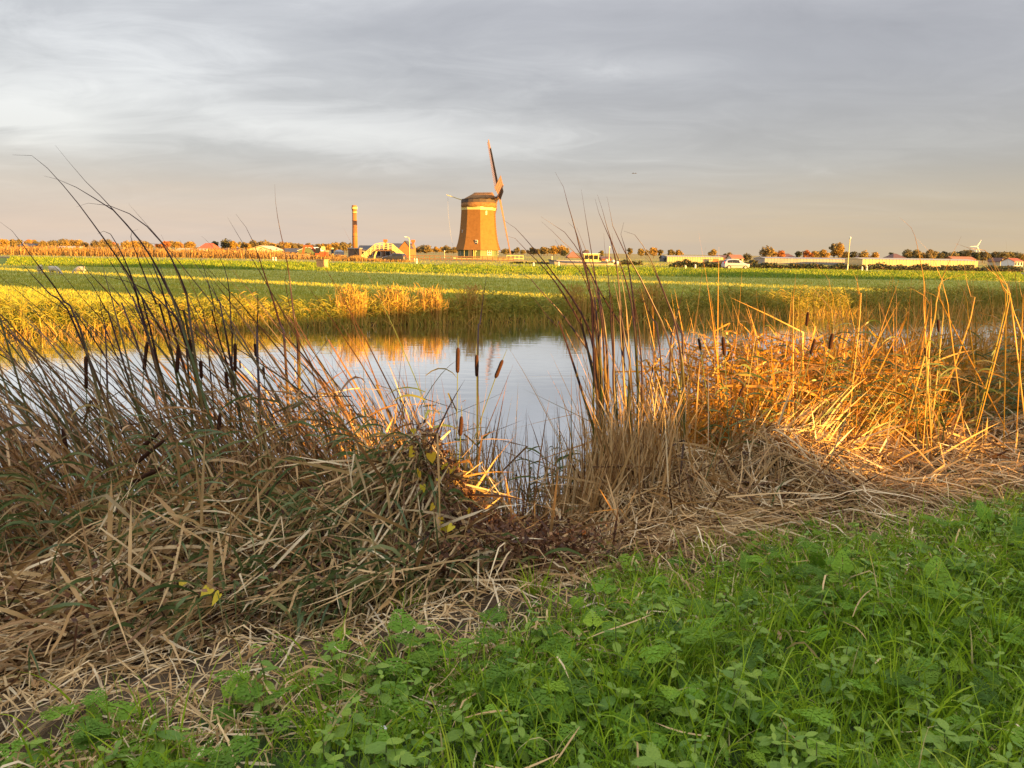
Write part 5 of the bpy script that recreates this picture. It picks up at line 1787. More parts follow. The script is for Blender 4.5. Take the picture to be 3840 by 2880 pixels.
clump = thing('cattail_clump', 'tall upright green and brown cattail leaves of the central clump', 'cattail', (0, 0, 0))
CL = [
    [(668, 108), (740, 235), (790, 430), (840, 590), (890, 800), (940, 1000), (1000, 1250), (1030, 1500), (1040, 1650), (1060, 2100), (1080, 2500)],
    [(900, 262), (930, 450), (960, 640), (985, 780), (1010, 950), (1050, 1200), (1090, 1500), (1110, 2000), (1120, 2500)],
    [(1022, 345), (1060, 480), (1120, 620), (1170, 740), (1200, 870), (1230, 1060), (1250, 1300), (1270, 1600), (1280, 2000), (1290, 2500)],
    [(1043, 308), (1090, 450), (1130, 600), (1160, 700), (1220, 850), (1290, 1050), (1350, 1300), (1380, 1600), (1400, 2000), (1420, 2500)],
    [(1128, 322), (1160, 480), (1195, 640), (1260, 740), (1300, 850), (1370, 950), (1450, 1100), (1540, 1290), (1640, 1500), (1720, 1800), (1790, 2300)],
    [(1278, 555), (1248, 620), (1260, 690), (1290, 780), (1310, 900), (1340, 1080), (1370, 1300), (1390, 1700), (1400, 2300)],
    [(1280, 632), (1340, 640), (1400, 690), (1460, 780), (1520, 890), (1590, 1060), (1650, 1220), (1720, 1400), (1780, 1700), (1810, 2100)],
    [(540, 503), (600, 550), (690, 590), (760, 650), (830, 740), (890, 830), (960, 960), (1040, 1120), (1160, 1330), (1260, 1480), (1330, 1800)],
    [(545, 547), (640, 630), (740, 730), (850, 830), (940, 930), (1010, 1100), (1070, 1350), (1110, 1800), (1120, 2300)],
    [(210, 535), (320, 610), (420, 720), (520, 840), (600, 940), (690, 1060), (800, 1200), (920, 1400), (1010, 1640), (1060, 2000)],
    [(225, 670), (290, 678), (350, 740), (450, 840), (560, 950), (700, 1130), (860, 1400), (960, 1700)],
    [(230, 995), (380, 1010), (440, 1045), (520, 1140), (620, 1250), (740, 1380), (860, 1550), (930, 1659), (1010, 1900)],
    [(430, 1165), (510, 1270), (600, 1390), (680, 1480), (760, 1600)],
    [(668, 710), (720, 800), (800, 890), (900, 1000), (980, 1200), (1050, 1500)],
    [(860, 600), (900, 700), (960, 850), (1000, 960), (1060, 1200), (1120, 1600), (1140, 2200)],
    [(1090, 1010), (1120, 1060), (1160, 1180), (1180, 1350), (1190, 1700), (1200, 2200)],
    [(1280, 985), (1360, 1110), (1440, 1220), (1520, 1400), (1600, 1700)],
    [(1430, 830), (1500, 890), (1540, 970), (1600, 1100), (1680, 1300), (1740, 1450), (1800, 1800)],
    [(1850, 1050), (1800, 1170), (1760, 1350), (1720, 1500), (1690, 1800)],
    [(80, 905), (50, 1080), (20, 1300), (0, 1450), (-20, 1700)],
    [(1100, 650), (1110, 800), (1135, 980), (1160, 1300), (1180, 1700)],
    [(785, 555), (850, 620), (880, 720), (930, 900), (970, 1150), (1010, 1500)],
    [(1175, 650), (1180, 740), (1210, 900), (1240, 1200), (1260, 1700)],
    [(1240, 780), (1230, 870), (1260, 1050), (1310, 1400), (1330, 1900)],
    [(930, 850), (960, 1000), (985, 1200), (1000, 1500), (1015, 1900), (1030, 2400)],
    [(1140, 940), (1190, 1080), (1230, 1280), (1290, 1600), (1330, 2100)],
    [(960, 1000), (1000, 1150), (1050, 1450), (1080, 1900), (1100, 2400)],
    [(1330, 1100), (1370, 1250), (1410, 1500), (1440, 1900), (1450, 2400)],
    [(1480, 1370), (1500, 1450), (1510, 1600), (1515, 2000)],
    [(740, 1100), (830, 1250), (930, 1420), (1000, 1650), (1040, 2000)],
]
for l in CL:
    trace(clump, z2(l), 5.5 + 0.5 * rng.random(), rng.uniform(0.014, 0.022), float(np.clip(rng.normal(0.4, 0.3), 0, 1)), extend=0.3)

clump = thing('cattail_clump', 'bright yellow and brown cattail leaves rising above the right reeds', 'cattail', (0, 0, 0))
RL = [[(3372, 814), (3375, 821), (3391, 824), (3411, 845), (3427, 875), (3436, 906), (3450, 970), (3458, 1011), (3465, 1055), (3468, 1100), (3470, 1250), (3475, 1500)]]
RL += [z8(l) for l in [
    [(385, 160), (440, 190), (520, 280), (620, 380), (680, 490), (720, 600), (760, 720), (820, 850), (870, 1050), (930, 1290), (960, 1600)],
    [(1150, 115), (1080, 260), (1000, 420), (940, 560), (880, 700), (820, 860), (770, 1060), (710, 1320), (650, 1700)],
    [(1045, 240), (1130, 265), (1250, 310), (1400, 340), (1540, 350), (1650, 480), (1740, 700), (1850, 1000), (1900, 1400)],
    [(1580, 370), (1650, 430), (1700, 540), (1760, 660), (1840, 790), (1920, 950), (2000, 1200), (2040, 1600)],
    [(1430, 480), (1510, 580), (1600, 670), (1700, 750), (1800, 830), (1900, 940), (1990, 1200)],
    [(1480, 410), (1560, 490), (1630, 600), (1710, 730), (1800, 850), (1890, 1050), (1930, 1400)],
    [(120, 905), (300, 1000), (450, 1080), (560, 1150), (610, 1230), (640, 1500)],
    [(395, 960), (550, 1060), (700, 1120), (800, 1250), (840, 1500)],
    [(1290, 880), (1350, 850), (1500, 815), (1650, 800), (1780, 830), (1880, 960), (1930, 1200)],
    [(1480, 735), (1350, 730), (1200, 760), (1000, 810), (840, 850), (810, 1000), (840, 1300)],
    [(970, 700), (1050, 840), (1130, 960), (1200, 1080), (1260, 1300), (1280, 1600)],
    [(1160, 430), (1190, 560), (1215, 720), (1240, 880), (1280, 1020), (1300, 1120), (1310, 1500)],
    [(15, 1235), (120, 1270), (200, 1310), (230, 1450), (240, 1800)],
    [(530, 600), (545, 720), (555, 850), (545, 1000), (535, 1200), (540, 1600)],
    [(475, 600), (500, 750), (515, 900), (520, 1100), (525, 1500)],
    [(2090, 740), (2130, 850), (2140, 980), (2180, 1150), (2190, 1400)],
    [(2010, 960), (1900, 985), (1810, 1000), (1900, 1060), (1990, 1150), (2040, 1400)],
]]
RL += [[(2950 + x / 4.424, 800 + y / 4.424) for x, y in l] for l in [
    [(390, 700), (470, 780), (540, 920), (640, 1010), (700, 1100), (730, 1300), (760, 1700)],
    [(1065, 820), (1100, 960), (1160, 1100), (1200, 1300), (1220, 1700)],
    [(1215, 820), (1180, 1000), (1165, 1150), (1180, 1320), (1190, 1700)],
    [(350, 1010), (310, 1130), (250, 1320), (220, 1600)],
    [(1690, 910), (1740, 1000), (1790, 1150), (1810, 1330), (1820, 1700)],
    [(480, 1140), (560, 1230), (640, 1330), (700, 1600)],
    [(130, 1070), (160, 1150), (120, 1330), (110, 1700)],
]]
for l in RL:
    trace(clump, l, 6.0 + 0.6 * rng.random(), rng.uniform(0.008, 0.013), float(np.clip(rng.normal(0.6, 0.3), 0, 1)), 'gold_tall', extend=0.4)

# ================================================================ CATTAIL HEADS
def zA(a):
    return [(x / 1.7015, 1100 + y / 1.7015) for x, y in a]


def zB(a):
    return [(1100 + x / 1.8433, 1100 + y / 1.8433) for x, y in a]


def zC(a):
    return [(2200 + x / 2.0733, 1100 + y / 2.0733) for x, y in a]


HEADS = [
    (zA([(548, 400), (550, 605)]), 4.9, 'upright brown cattail head alone before water at the far left', None),
    (zA([(940, 308), (918, 490)]), 5.0, 'brown cattail head tilted slightly right in the left stand', None),
    (zA([(1138, 325), (1130, 505)]), 5.0, 'reddish cattail head right of the tilted one in the left stand', None),
    (zA([(1210, 290), (1214, 420)]), 5.2, 'slim brown cattail head among crossing leaves of the left stand', 'L'),
    (zA([(1280, 430), (1285, 545)]), 5.2, None, 'L'),
    (zA([(1500, 318), (1500, 500)]), 5.1, 'long fuzzy cattail head at the right of the left stand', None),
    (zA([(1440, 500), (1450, 605)]), 5.2, None, 'L'),
    (zA([(1625, 320), (1634, 405)]), 5.3, None, 'L'),
    (zA([(1680, 470), (1686, 548)]), 5.3, None, 'L'),
    (zA([(1405, 765), (1393, 885)]), 4.7, 'greyish cattail head low in the tan stems', None),
    (zA([(400, 860), (425, 1010)]), 4.6, 'cattail head with torn pale top at the left', None),
    (zA([(1015, 885), (905, 985)]), 4.3, 'upper of three fallen cattail heads on the left heap', None),
    (zA([(1050, 935), (865, 1085)]), 4.2, 'middle and longest of three fallen cattail heads', None),
    (zA([(1025, 1115), (850, 1205)]), 4.1, 'lowest of three fallen cattail heads on the left heap', None),
    (zB([(1138, 375), (1135, 550)]), 5.1, 'left of the three cattail heads standing before open water', None),
    (zB([(1268, 425), (1268, 575)]), 5.1, 'middle of the three cattail heads standing before open water', None),
    (zB([(1447, 460), (1397, 585)]), 5.0, 'slanting right one of three cattail heads before open water', None),
    (zB([(1162, 850), (1155, 985)]), 4.8, 'lower cattail head with frayed tip below the three', None),
    (zC([(870, 350), (885, 440)]), 5.6, 'slim dark cattail head left in the right-hand stand', None),
    (zC([(1060, 338), (1072, 485)]), 5.5, 'thick reddish cattail head in the right-hand stand', None),
    (zC([(1722, 145), (1708, 255)]), 5.8, 'highest cattail head of the right-hand stand', None),
    (zC([(1775, 355), (1742, 475)]), 5.6, 'leaning red-brown cattail head in the right-hand stand', None),
    (zC([(1222, 720), (1183, 805)]), 5.0, 'small tilted cattail head deep in the golden reeds', None),
    ([(3122, 1250), (3111, 1309)], 5.6, 'cattail head beside a leaning sunlit stalk', None),
    ([(3518, 1198), (3520, 1244)], 6.2, 'small cattail head before the right-hand water patch', None),
    ([(3469, 1304), (3471, 1336)], 6.0, 'short cattail head low at the right-hand water patch', None),
]
slim = -1
for (top, bot), D, lb, grp in HEADS:
    pt, pb = at(*top, D), at(*bot, D)
    ax_ = unit(pt - pb)
    L = np.linalg.norm(pt - pb)
    r0 = min(0.0125, L * 0.11)
    if grp:
        slim += 1
        lb, g = ['first', 'second', 'third', 'fourth', 'rightmost'][slim] + ' slim brown cattail head from the left inside the left stand', 'cattail heads inside the left stand'
    else:
        g = None
    root = thing('cattail', lb, 'cattail', pb, 0, g)
    A_ = Vector(ax_)
    hd = MB()
    hd.pipe([A_ * (L * f) for f in (0, 0.04, 0.15, 0.5, 0.85, 0.96, 1.0)], [r0 * f * rng.uniform(0.85, 1.12) for f in (0.35, 0.8, 1.0, 1.03, 0.98, 0.8, 0.3)], 10)
    hd.build('seed_head', M['seedhead'], root, smooth=True)
    spike = MB()
    spike.pipe([A_ * (L * 0.99), A_ * (L + 0.035), A_ * (L + 0.075)], [0.0022, 0.002, 0.0008], 5)
    spike.build('spike', M['stalk'], root)
    fallen = abs(ax_[2]) < 0.85 and 'fallen' in lb
    st = MB()
    down = Vector((-ax_[0] * 0.6, 0.1, -1)).normalized()
    ln = 0.35 if fallen else max(0.3, pb[2] - 0.0)
    pts = [Vector((0, 0, 0)) + A_ * 0.01]
    d = -A_
    for i in range(6):
        if not fallen:
            d = (d * 0.75 + down * 0.25).normalized()
        pts.append(pts[-1] + d * (ln / 6))
    st.pipe(pts, [0.003] * 3 + [0.0038] * 4, 6)
    st.build('stem', M['stalk'], root)
    if not fallen:
        for k in range(2):
            base = np.array(pts[-1])
            V, Q, T = ribbons(base[None], np.array([[rng.normal(-0.2, 0.15), rng.normal(0, 0.15), 1.0]]), ln * rng.uniform(0.8, 1.25), 0.011, 8, 0.4, hue=np.array([rng.random() * 0.6]))
            link('leaf', np_mesh('leaf', V, Q, M['cattail_leaf'], T), root)

# ================================================================ FALLEN STRAW HEAPS
def mat_ribbons(n, tr, nr, dirf, Lr, wid, hue_mu, hue_sd, lift, nseg=8, wander=0.35):
    """straws lying over the heap surface; dirf gives heading in canal coordinates"""
    t_ = rng.uniform(*tr, n)
    n_ = rng.uniform(*nr, n)
    dt, dn = dirf(t_, n_)
    ang = np.arctan2(dn, dt) + rng.normal(0, wander, n)
    L = rng.uniform(*Lr, n)
    cv = rng.normal(0, 0.5, n)
    off = rng.random(n) ** 2.2 * lift
    amp = rng.random(n) ** 2 * 0.10
    ts = np.linspace(0, 1, nseg + 1)
    W = wid * rng.uniform(0.5, 1.35, n)
    V = np.empty((n, nseg + 1, 2, 3))
    a = ang.copy()
    tt, nn = t_.copy(), n_.copy()
    C = np.empty((n, nseg + 1, 3))
    kink_at = np.where(rng.random(n) < 0.45, rng.integers(1, max(2, nseg), n), 99)
    for i in range(nseg + 1):
        x, y = xy(tt, nn)
        C[:, i, 0], C[:, i, 1] = x, y
        C[:, i, 2] = zg(x, y) + 0.012
        a = np.where(kink_at == i, a + rng.normal(0, 0.9, n), a + cv * 0.35 / nseg)
        tt = tt + np.cos(a) * L / nseg
        nn = nn + np.sin(a) * L / nseg
    # straws are stiff: they span hollows and only bend where they are broken
    tl = ts[None, :]
    line = C[:, :1, 2] * (1 - tl) + C[:, -1:, 2] * tl
    over = np.maximum(C[..., 2] - line, 0).max(1, keepdims=True)
    C[..., 2] = np.maximum(C[..., 2], 0.35 * C[..., 2] + 0.65 * line) + off[:, None] + amp[:, None] * np.sin(np.pi * tl) * (kink_at < 90)[:, None]
    tilt = rng.normal(0, 0.07, n)[:, None] * (tl - 0.5)
    C[..., 2] += np.maximum(tilt, -0.01)
    tang = unit(np.gradient(C, axis=1))
    face = np.array([0, 0, 1.0]) + rng.normal(0, 0.5, (n, 1, 3))
    side = unit(np.cross(tang, np.broadcast_to(face, tang.shape)))
    wp = (np.minimum(1, 4 * (1 - ts) + 0.1) * np.minimum(1, 6 * ts + 0.4))[None, :, None]
    V[:, :, 0] = C - side * W[:, None, None] * 0.5 * wp
    V[:, :, 1] = C + side * W[:, None, None] * 0.5 * wp
    base = (np.arange(n) * (nseg + 1) * 2)[:, None]
    k = np.arange(nseg)[None, :] * 2
    Q = np.stack([base + k, base + k + 1, base + k + 3, base + k + 2], -1).reshape(-1, 4)
    T = np.ones((n, nseg + 1, 2, 4))
    T[..., 0] = np.clip(rng.normal(hue_mu, hue_sd, n), 0, 1)[:, None, None]
    T[..., 1] = ts[None, :, None]
    T[..., 2] = rng.random(n)[:, None, None]
    return V.reshape(-1, 3), Q, T.reshape(-1, 4)


left_flow = lambda t, n: (-1.0 + 0 * t, -0.25 - 0.25 * np.sin(t * 2.0))
right_flow = lambda t, n: (-0.35 - 0.5 * np.sin(t * 1.1), -1.0 + 0 * t)
parts = [
    mat_ribbons(6500, (-3.4, 2.1), (3.6, 5.1), left_flow, (0.2, 0.9), 0.009, 0.66, 0.26, 0.2, wander=0.6),
    mat_ribbons(1700, (-3.4, 2.0), (3.4, 4.6), left_flow, (0.15, 0.5), 0.012, 0.45, 0.25, 0.20, wander=0.9, nseg=5),
]
stuff('straw_heap', parts, M['straw'], 'heap of flattened dry reeds on the left bank', 'straw')
parts = [
    mat_ribbons(9000, (2.3, 9.5), (3.5, 5.0), right_flow, (0.2, 0.75), 0.0075, 0.63, 0.26, 0.20, wander=0.75),
    mat_ribbons(3600, (2.5, 10), (3.5, 4.7), lambda t, n: (1.0 + 0 * t, 0.2 + 0 * t), (0.2, 0.8), 0.007, 0.6, 0.2, 0.18, wander=0.8),
]
stuff('straw_heap', parts, M['straw'], 'mat of flattened tan reeds on the right bank', 'straw')


def tangle(n, tr, nr, top, Lr, wid, hue_mu, hue_sd, bias=(0, 0), el=(12, 28)):
    """broken stems sticking every way out of a heap"""
    t_ = rng.uniform(*tr, n)
    n_ = rng.uniform(*nr, n)
    x, y = xy(t_, n_)
    z = zg(x, y) + top * rng.random(n) ** 1.5 - 0.03
    az = rng.uniform(0, 6.28, n)
    e = np.radians(rng.normal(el[0], el[1], n))
    D = np.stack([np.cos(az) * np.cos(e) + bias[0], np.sin(az) * np.cos(e) * 0.7 + bias[1], np.sin(e)], -1)
    kt = np.where(rng.random(n) < 0.5, rng.uniform(0.2, 0.85, n), 9.0)
    kd = unit(np.stack([rng.normal(0, 1, n), rng.normal(-0.2, 0.8, n), rng.normal(-0.4, 0.6, n)], -1))
    return ribbons(np.stack([x, y, z], -1), D, rng.uniform(*Lr, n), wid * rng.uniform(0.5, 1.5, n), 5, 0.5 * rng.random(n), None, (kt, kd), 'strap', hue=np.clip(rng.normal(hue_mu, hue_sd, n), 0, 1), twist=rng.normal(0, 1.2, n), zmin=0.005)


stuff('broken_reeds', [tangle(3000, (-3.2, 2.1), (3.6, 5.0), 0.30, (0.2, 0.75), 0.012, 0.6, 0.28, (-0.15, 0)), tangle(1000, (-3.2, 1.9), (3.5, 4.5), 0.25, (0.12, 0.4), 0.024, 0.6, 0.25)], M['straw'],
      'tangle of broken reed stems and torn blades on the left heap', 'straw')
stuff('broken_reeds', [tangle(3200, (2.3, 9.5), (3.6, 5.0), 0.28, (0.2, 0.7), 0.011, 0.6, 0.28, (0.1, 0)), tangle(700, (2.4, 9.0), (3.5, 4.5), 0.22, (0.10, 0.3), 0.020, 0.5, 0.25)], M['straw'],
      'tangle of broken reed stems and torn blades on the right heap', 'straw')
def thicket(n, tr, nr, zr, Lr, wid, hue_mu, hue_sd):
    """short broken leaves hanging every way between standing stems"""
    t_ = rng.uniform(*tr, n)
    n_ = rng.uniform(*nr, n)
    x, y = xy(t_, n_)
    z = rng.uniform(*zr, n) - 0.15 * rng.random(n) + 0.22 * np.sin(t_ * 2.3) * np.sin(t_ * 0.9 + 1)
    az = rng.uniform(0, 6.28, n)
    e = np.radians(rng.normal(15, 38, n))
    D = np.stack([np.cos(az) * np.cos(e), np.sin(az) * np.cos(e), np.sin(e)], -1)
    kt = np.where(rng.random(n) < 0.6, rng.uniform(0.2, 0.85, n), 9.0)
    kd = unit(np.stack([rng.normal(0, 1, n), rng.normal(0, 0.8, n), rng.normal(-0.6, 0.6, n)], -1))
    return ribbons(np.stack([x, y, z], -1), D, rng.uniform(*Lr, n), wid * rng.uniform(0.5, 1.4, n), 5, 0.8 * rng.random(n), None, (kt, kd), 'strap', hue=np.clip(rng.normal(hue_mu, hue_sd, n), 0, 1), twist=rng.normal(0, 1.2, n), zmin=0.005)


stuff('broken_leaves', [thicket(3800, (3.8, 6.8), (4.5, 5.6), (0.6, 1.7), (0.12, 0.5), 0.015, 0.62, 0.28), thicket(2600, (6.4, 10.0), (4.7, 6.2), (0.5, 1.75), (0.12, 0.55), 0.015, 0.6, 0.28)], M['golden_blade'],
      'thicket of bent broken leaves glowing gold in the right-hand reeds', 'reeds')
stuff('broken_leaves', [thicket(1000, (-2.4, 2.1), (4.6, 5.8), (0.5, 1.5), (0.12, 0.55), 0.012, 0.6, 0.3)], M['cattail_leaf'],
      'bent broken brown leaves hanging in the left-hand cattails', 'reeds')
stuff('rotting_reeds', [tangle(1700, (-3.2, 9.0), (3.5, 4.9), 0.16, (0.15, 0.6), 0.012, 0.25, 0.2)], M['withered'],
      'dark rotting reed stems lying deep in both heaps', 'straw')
# upright tan fall of straw under the central clump
n = 900
t_ = rng.normal(2.95, 0.30, n)
n_ = rng.normal(4.55, 0.22, n)
x, y = xy(t_, n_)
D = np.stack([rng.normal(0, 0.18, n) + (t_ - 2.95) * -0.5, rng.normal(0.05, 0.2, n), np.ones(n)], -1)
stuff('straw_skirt', [ribbons(np.stack([x, y, zg(x, y) - 0.05], -1), D, rng.uniform(0.35, 0.95, n), 0.011 * rng.uniform(0.6, 1.4, n), 6, 0.5 * rng.random(n), None, None, 'strap', hue=np.clip(rng.normal(0.62, 0.2, n), 0, 1))], M['straw'],
      'upright skirt of tan straw under the central reed clump', 'straw')
# flat litter between heap and green bank
t_litter = lambda t, n: (np.cos(t * 5 + n * 3), np.sin(t * 4.0 - n * 5))
parts = [mat_ribbons(12000, (-3.5, 9.5), (2.4, 3.75), t_litter, (0.05, 0.28), 0.0075, 0.74, 0.2, 0.035, nseg=3, wander=2.0),
         mat_ribbons(2600, (-3.0, 0.2), (1.0, 2.9), t_litter, (0.05, 0.26), 0.0075, 0.72, 0.2, 0.03, nseg=3, wander=2.0),
         mat_ribbons(320, (-1.0, 8), (0.5, 2.9), t_litter, (0.08, 0.30), 0.008, 0.8, 0.15, 0.16, nseg=4, wander=2.0)]
stuff('straw_litter', parts, M['straw'], 'scattered short straw along the edge of the green bank', 'straw')
# dark withered leaves in the hollow by the yellow vine
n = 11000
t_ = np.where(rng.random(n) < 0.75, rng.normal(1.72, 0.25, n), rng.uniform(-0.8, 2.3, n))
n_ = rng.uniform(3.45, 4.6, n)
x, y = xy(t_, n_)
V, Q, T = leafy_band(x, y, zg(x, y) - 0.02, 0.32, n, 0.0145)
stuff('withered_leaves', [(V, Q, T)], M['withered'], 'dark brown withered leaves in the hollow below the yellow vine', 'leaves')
# arching green reed leaves over the front of the left heap
n = 850
t_ = rng.normal(0.75, 0.5, n)
n_ = rng.uniform(3.45, 4.4, n)
x, y = xy(t_, n_)
D = np.stack([rng.normal(-0.1, 0.5, n), rng.normal(-0.6, 0.4, n), rng.uniform(0.2, 0.9, n)], -1)
parts = [ribbons(np.stack([x, y, zg(x, y) + rng.uniform(0.05, 0.22, n)], -1), D, rng.uniform(0.16, 0.42, n), 0.014 * rng.uniform(0.6, 1.4, n), 6, rng.uniform(1.4, 3.4, n), None, None, 'leaf', hue=np.clip(rng.normal(0.4, 0.28, n), 0, 1))]
n = 260
t_ = rng.uniform(-2.6, 8, n)
n_ = rng.uniform(3.4, 4.6, n)
x, y = xy(t_, n_)
D = np.stack([rng.normal(0, 0.6, n), rng.normal(-0.3, 0.4, n), rng.uniform(0.3, 1.0, n)], -1)
parts.append(ribbons(np.stack([x, y, zg(x, y) + rng.uniform(0, 0.1, n)], -1), D, rng.uniform(0.15, 0.4, n), 0.012 * rng.uniform(0.6, 1.3, n), 6, rng.uniform(1.0, 3.0, n), None, None, 'leaf', hue=np.clip(rng.normal(0.4, 0.28, n), 0, 1)))
stuff('green_reed_leaves', parts, M['green_reed'], 'grey-green reed leaves arching over the left straw heap', 'leaves')

# ================================================================ YELLOW VINE
def heart_mesh():
    o = [(0, 0.16), (0.16, 0.0), (0.36, -0.03), (0.46, 0.16), (0.40, 0.42), (0.22, 0.72), (0, 1.0)]
    b = MB()
    pts = [(0, 0.16, 0.0)] + [(x, y, 0.10 * x - 0.12 * y * y) for x, y in o[1:]]
    left = [(-x, y, z) for x, y, z in pts[1:-1]]
    mid = [(0, y, -0.03 - 0.12 * y * y) for y in (0.16, 0.42, 0.72)]
    v = [mid[0]] + pts[1:-1] + [pts[-1]] + left[::-1]
    c = len(v)
    v += mid[1:]
    nR = len(pts) - 1
    f = [(0, 1, 2, 3), (0, 3, 4, c), (c, 4, 5, c + 1), (c + 1, 5, 6)]
    m_ = lambda i: (len(pts) - 1) * 2 - i if 0 < i < 6 else i
    f += [tuple(m_(i) if i < c else i for i in q)[::-1] for q in f[:4]]
    b.add(v, f)
    return b.mesh('heart_leaf', M['heart_leaf'])


hm = heart_mesh()


def place_leaf(me, root, p, size, rx, ry, rz, name='leaf'):
    o = link(name, me, root)
    o.location = [float(c) for c in p]
    o.rotation_euler = (rx, ry, rz)
    o.scale = (size,) * 3
    return o


vine = thing('bindweed_vine', 'yellow heart-shaped vine leaves hanging over the straw heap', 'vine', (0, 0, 0))
prev = None
for (px, py), s in [(zB([(835, 1080)])[0], 0.075), (zB([(950, 1100)])[0], 0.065), (zB([(1050, 1175)])[0], 0.06), (zB([(1085, 1210)])[0], 0.05), (zB([(872, 1220)])[0], 0.07), (zB([(893, 1320)])[0], 0.05),
                    (zB([(975, 1460)])[0], 0.05), (zB([(1205, 1490)])[0], 0.05), (zB([(1018, 1545)])[0], 0.035), (zB([(1050, 1585)])[0], 0.065), (zB([(1105, 1600)])[0], 0.05), (zB([(828, 935)])[0], 0.035), (zB([(1098, 1060)])[0], 0.05), (zB([(1000, 1275)])[0], 0.035)]:
    q = hit(px, py, 0.30)
    place_leaf(hm, vine, q, s, R(-75) + rng.normal(0, 0.3), rng.normal(0, 0.3), math.pi + rng.normal(0, 0.5))
    if prev is not None:
        MB().pipe([tuple(prev), tuple((prev + q) / 2 + [0, 0, 0.02]), tuple(q)], 0.0016, 5).build('stem', M['brown_wood'], vine)
    prev = q
vine = thing('bindweed_vine', 'pair of yellow vine leaves low on the dark left heap', 'vine', (0, 0, 0))
for px, py, s in ((791, 2203, 0.06), (826, 2222, 0.065), (690, 2178, 0.04)):
    q = hit(px, py, 0.25)
    place_leaf(hm, vine, q, s, R(-70) + rng.normal(0, 0.3), rng.normal(0, 0.3), math.pi + rng.normal(0, 0.6))
qa, qb = hit(690, 2178, 0.24), hit(830, 2215, 0.24)
MB().pipe([tuple(qa), tuple((qa + qb) / 2 + [0, 0, 0.03]), tuple(qb)], 0.0016, 5).build('stem', M['brown_wood'], vine)

# ================================================================ GREEN BANK
def bank_points(n, nmax_off=0.0, thin_left=True, ymin=1.1, ymax=8.5, p_edge=0.12, wide=True):
    out = []
    tot = 0
    while tot < n:
        y = rng.uniform(ymin, ymax, n * 3)
        x = rng.uniform(-4.0, 8.4, n * 3)
        t, nn = tn(x, y)
        k = (np.abs(x) < 0.85 * y + 1.5) if wide else (np.abs(x) < 0.70 * y + 0.3) & (y > 1.6)
        edge = 3.14 + 0.2 * wob(t * 2.3) + nmax_off - 0.30 * sstep(2.6, 1.4, t) - 0.12 * sstep(0.2, -1.2, t)
        k &= nn < edge + rng.normal(0, p_edge, len(x))
        if thin_left:
            patch = 0.5 + 0.5 * np.sin(x * 3.1 + np.sin(y * 2.7) * 1.5) * np.sin(y * 3.7 + x)
            keep = 1 - 0.92 * sstep(0.1, -1.0, x + 0.35 * (y - 2.2)) * (patch < 0.62) * sstep(1.1, 1.9, nn)
            k &= rng.random(len(x)) < keep
        q = np.stack([x[k], y[k]], -1)
        out.append(q)
        tot += len(q)
    return np.concatenate(out)[:n]


# grass blades
q = bank_points(60000)
n = len(q)
cl = 0.5 + 0.5 * np.sin(q[:, 0] * 4.3 + np.sin(q[:, 1] * 3.1) * 2) * np.sin(q[:, 1] * 4.9 + np.sin(q[:, 0] * 2.2) * 2)
P = np.stack([q[:, 0], q[:, 1], zg(q[:, 0], q[:, 1]) - 0.01], -1)
L = rng.uniform(0.05, 0.14, n) + 0.15 * cl * rng.random(n) ** 2
az = rng.uniform(0, 6.28, n)
ti = rng.uniform(0.1, 0.7, n)
parts = [ribbons(P, np.stack([np.cos(az) * ti, np.sin(az) * ti, np.ones(n)], -1), L, rng.uniform(0.0025, 0.006, n), 3, rng.uniform(0.3, 2.0, n), prof='grass', hue=np.clip(rng.normal(0.45, 0.24, n), 0, 1))]
q = bank_points(9000)
n = len(q)
P = np.stack([q[:, 0], q[:, 1], zg(q[:, 0], q[:, 1]) - 0.01], -1)
az = rng.uniform(0, 6.28, n)
ti = rng.uniform(0.1, 0.6, n)
parts.append(ribbons(P, np.stack([np.cos(az) * ti, np.sin(az) * ti, np.ones(n)], -1), rng.uniform(0.16, 0.34, n), rng.uniform(0.005, 0.010, n), 7, rng.uniform(0.6, 3.0, n), prof='grass', hue=np.clip(rng.normal(0.5, 0.24, n), 0, 1)))
stuff('grass', parts, M['grass'], 'fresh green grass covering the near bank', 'grass')


# ferny cow-parsley fronds
def frond_proto(r, pinnae=7, dens=6):
    P, U, S = [], [], []
    for i in range(pinnae):                                # pinnae along the rachis
        f = 0.12 + 0.91 / pinnae * i
        ln = 0.42 * (1 - f) ** 0.8 + 0.05
        for s in (-1, 1):
            a = s * R(62 - 18 * f) + r.normal(0, 0.1)
            d = np.array([math.cos(a), math.sin(a)])
            m = max(2, int(dens * (1 - f)) + 1) if dens > 2 else 1
            for j in range(m):
                g = (j + 0.7) / m
                c = np.array([f, 0]) + d * ln * g
                lf = 0.15 * (1.15 - 0.6 * g) * (1.1 - 0.5 * f)
                for s2 in (-1, 1):
                    a2 = a + s2 * R(50)
                    P.append(c)
                    U.append((math.cos(a2), math.sin(a2)))
                    S.append(lf)
            P.append(np.array([f, 0]) + d * ln)
            U.append(d)
            S.append(0.07 * (1.1 - 0.5 * f))
    P.append(np.array([1.0, 0]))
    U.append((1, 0))
    S.append(0.06)
    P, U, S = np.array(P), np.array(U), np.array(S)[:, None]
    N_ = np.stack([-U[:, 1], U[:, 0]], -1)
    V = np.stack([P, P + U * S * 0.6 + N_ * S * 0.38, P + U * S * 1.35, P + U * S * 0.6 - N_ * S * 0.38], 1)
    z = r.normal(0, 0.018, (len(P), 1)) + np.array([[0.0, 0.012, 0.0, 0.012]])
    return np.concatenate([V, z[..., None]], -1)


protos = [frond_proto(np.random.default_rng(90 + i)) for i in range(4)]


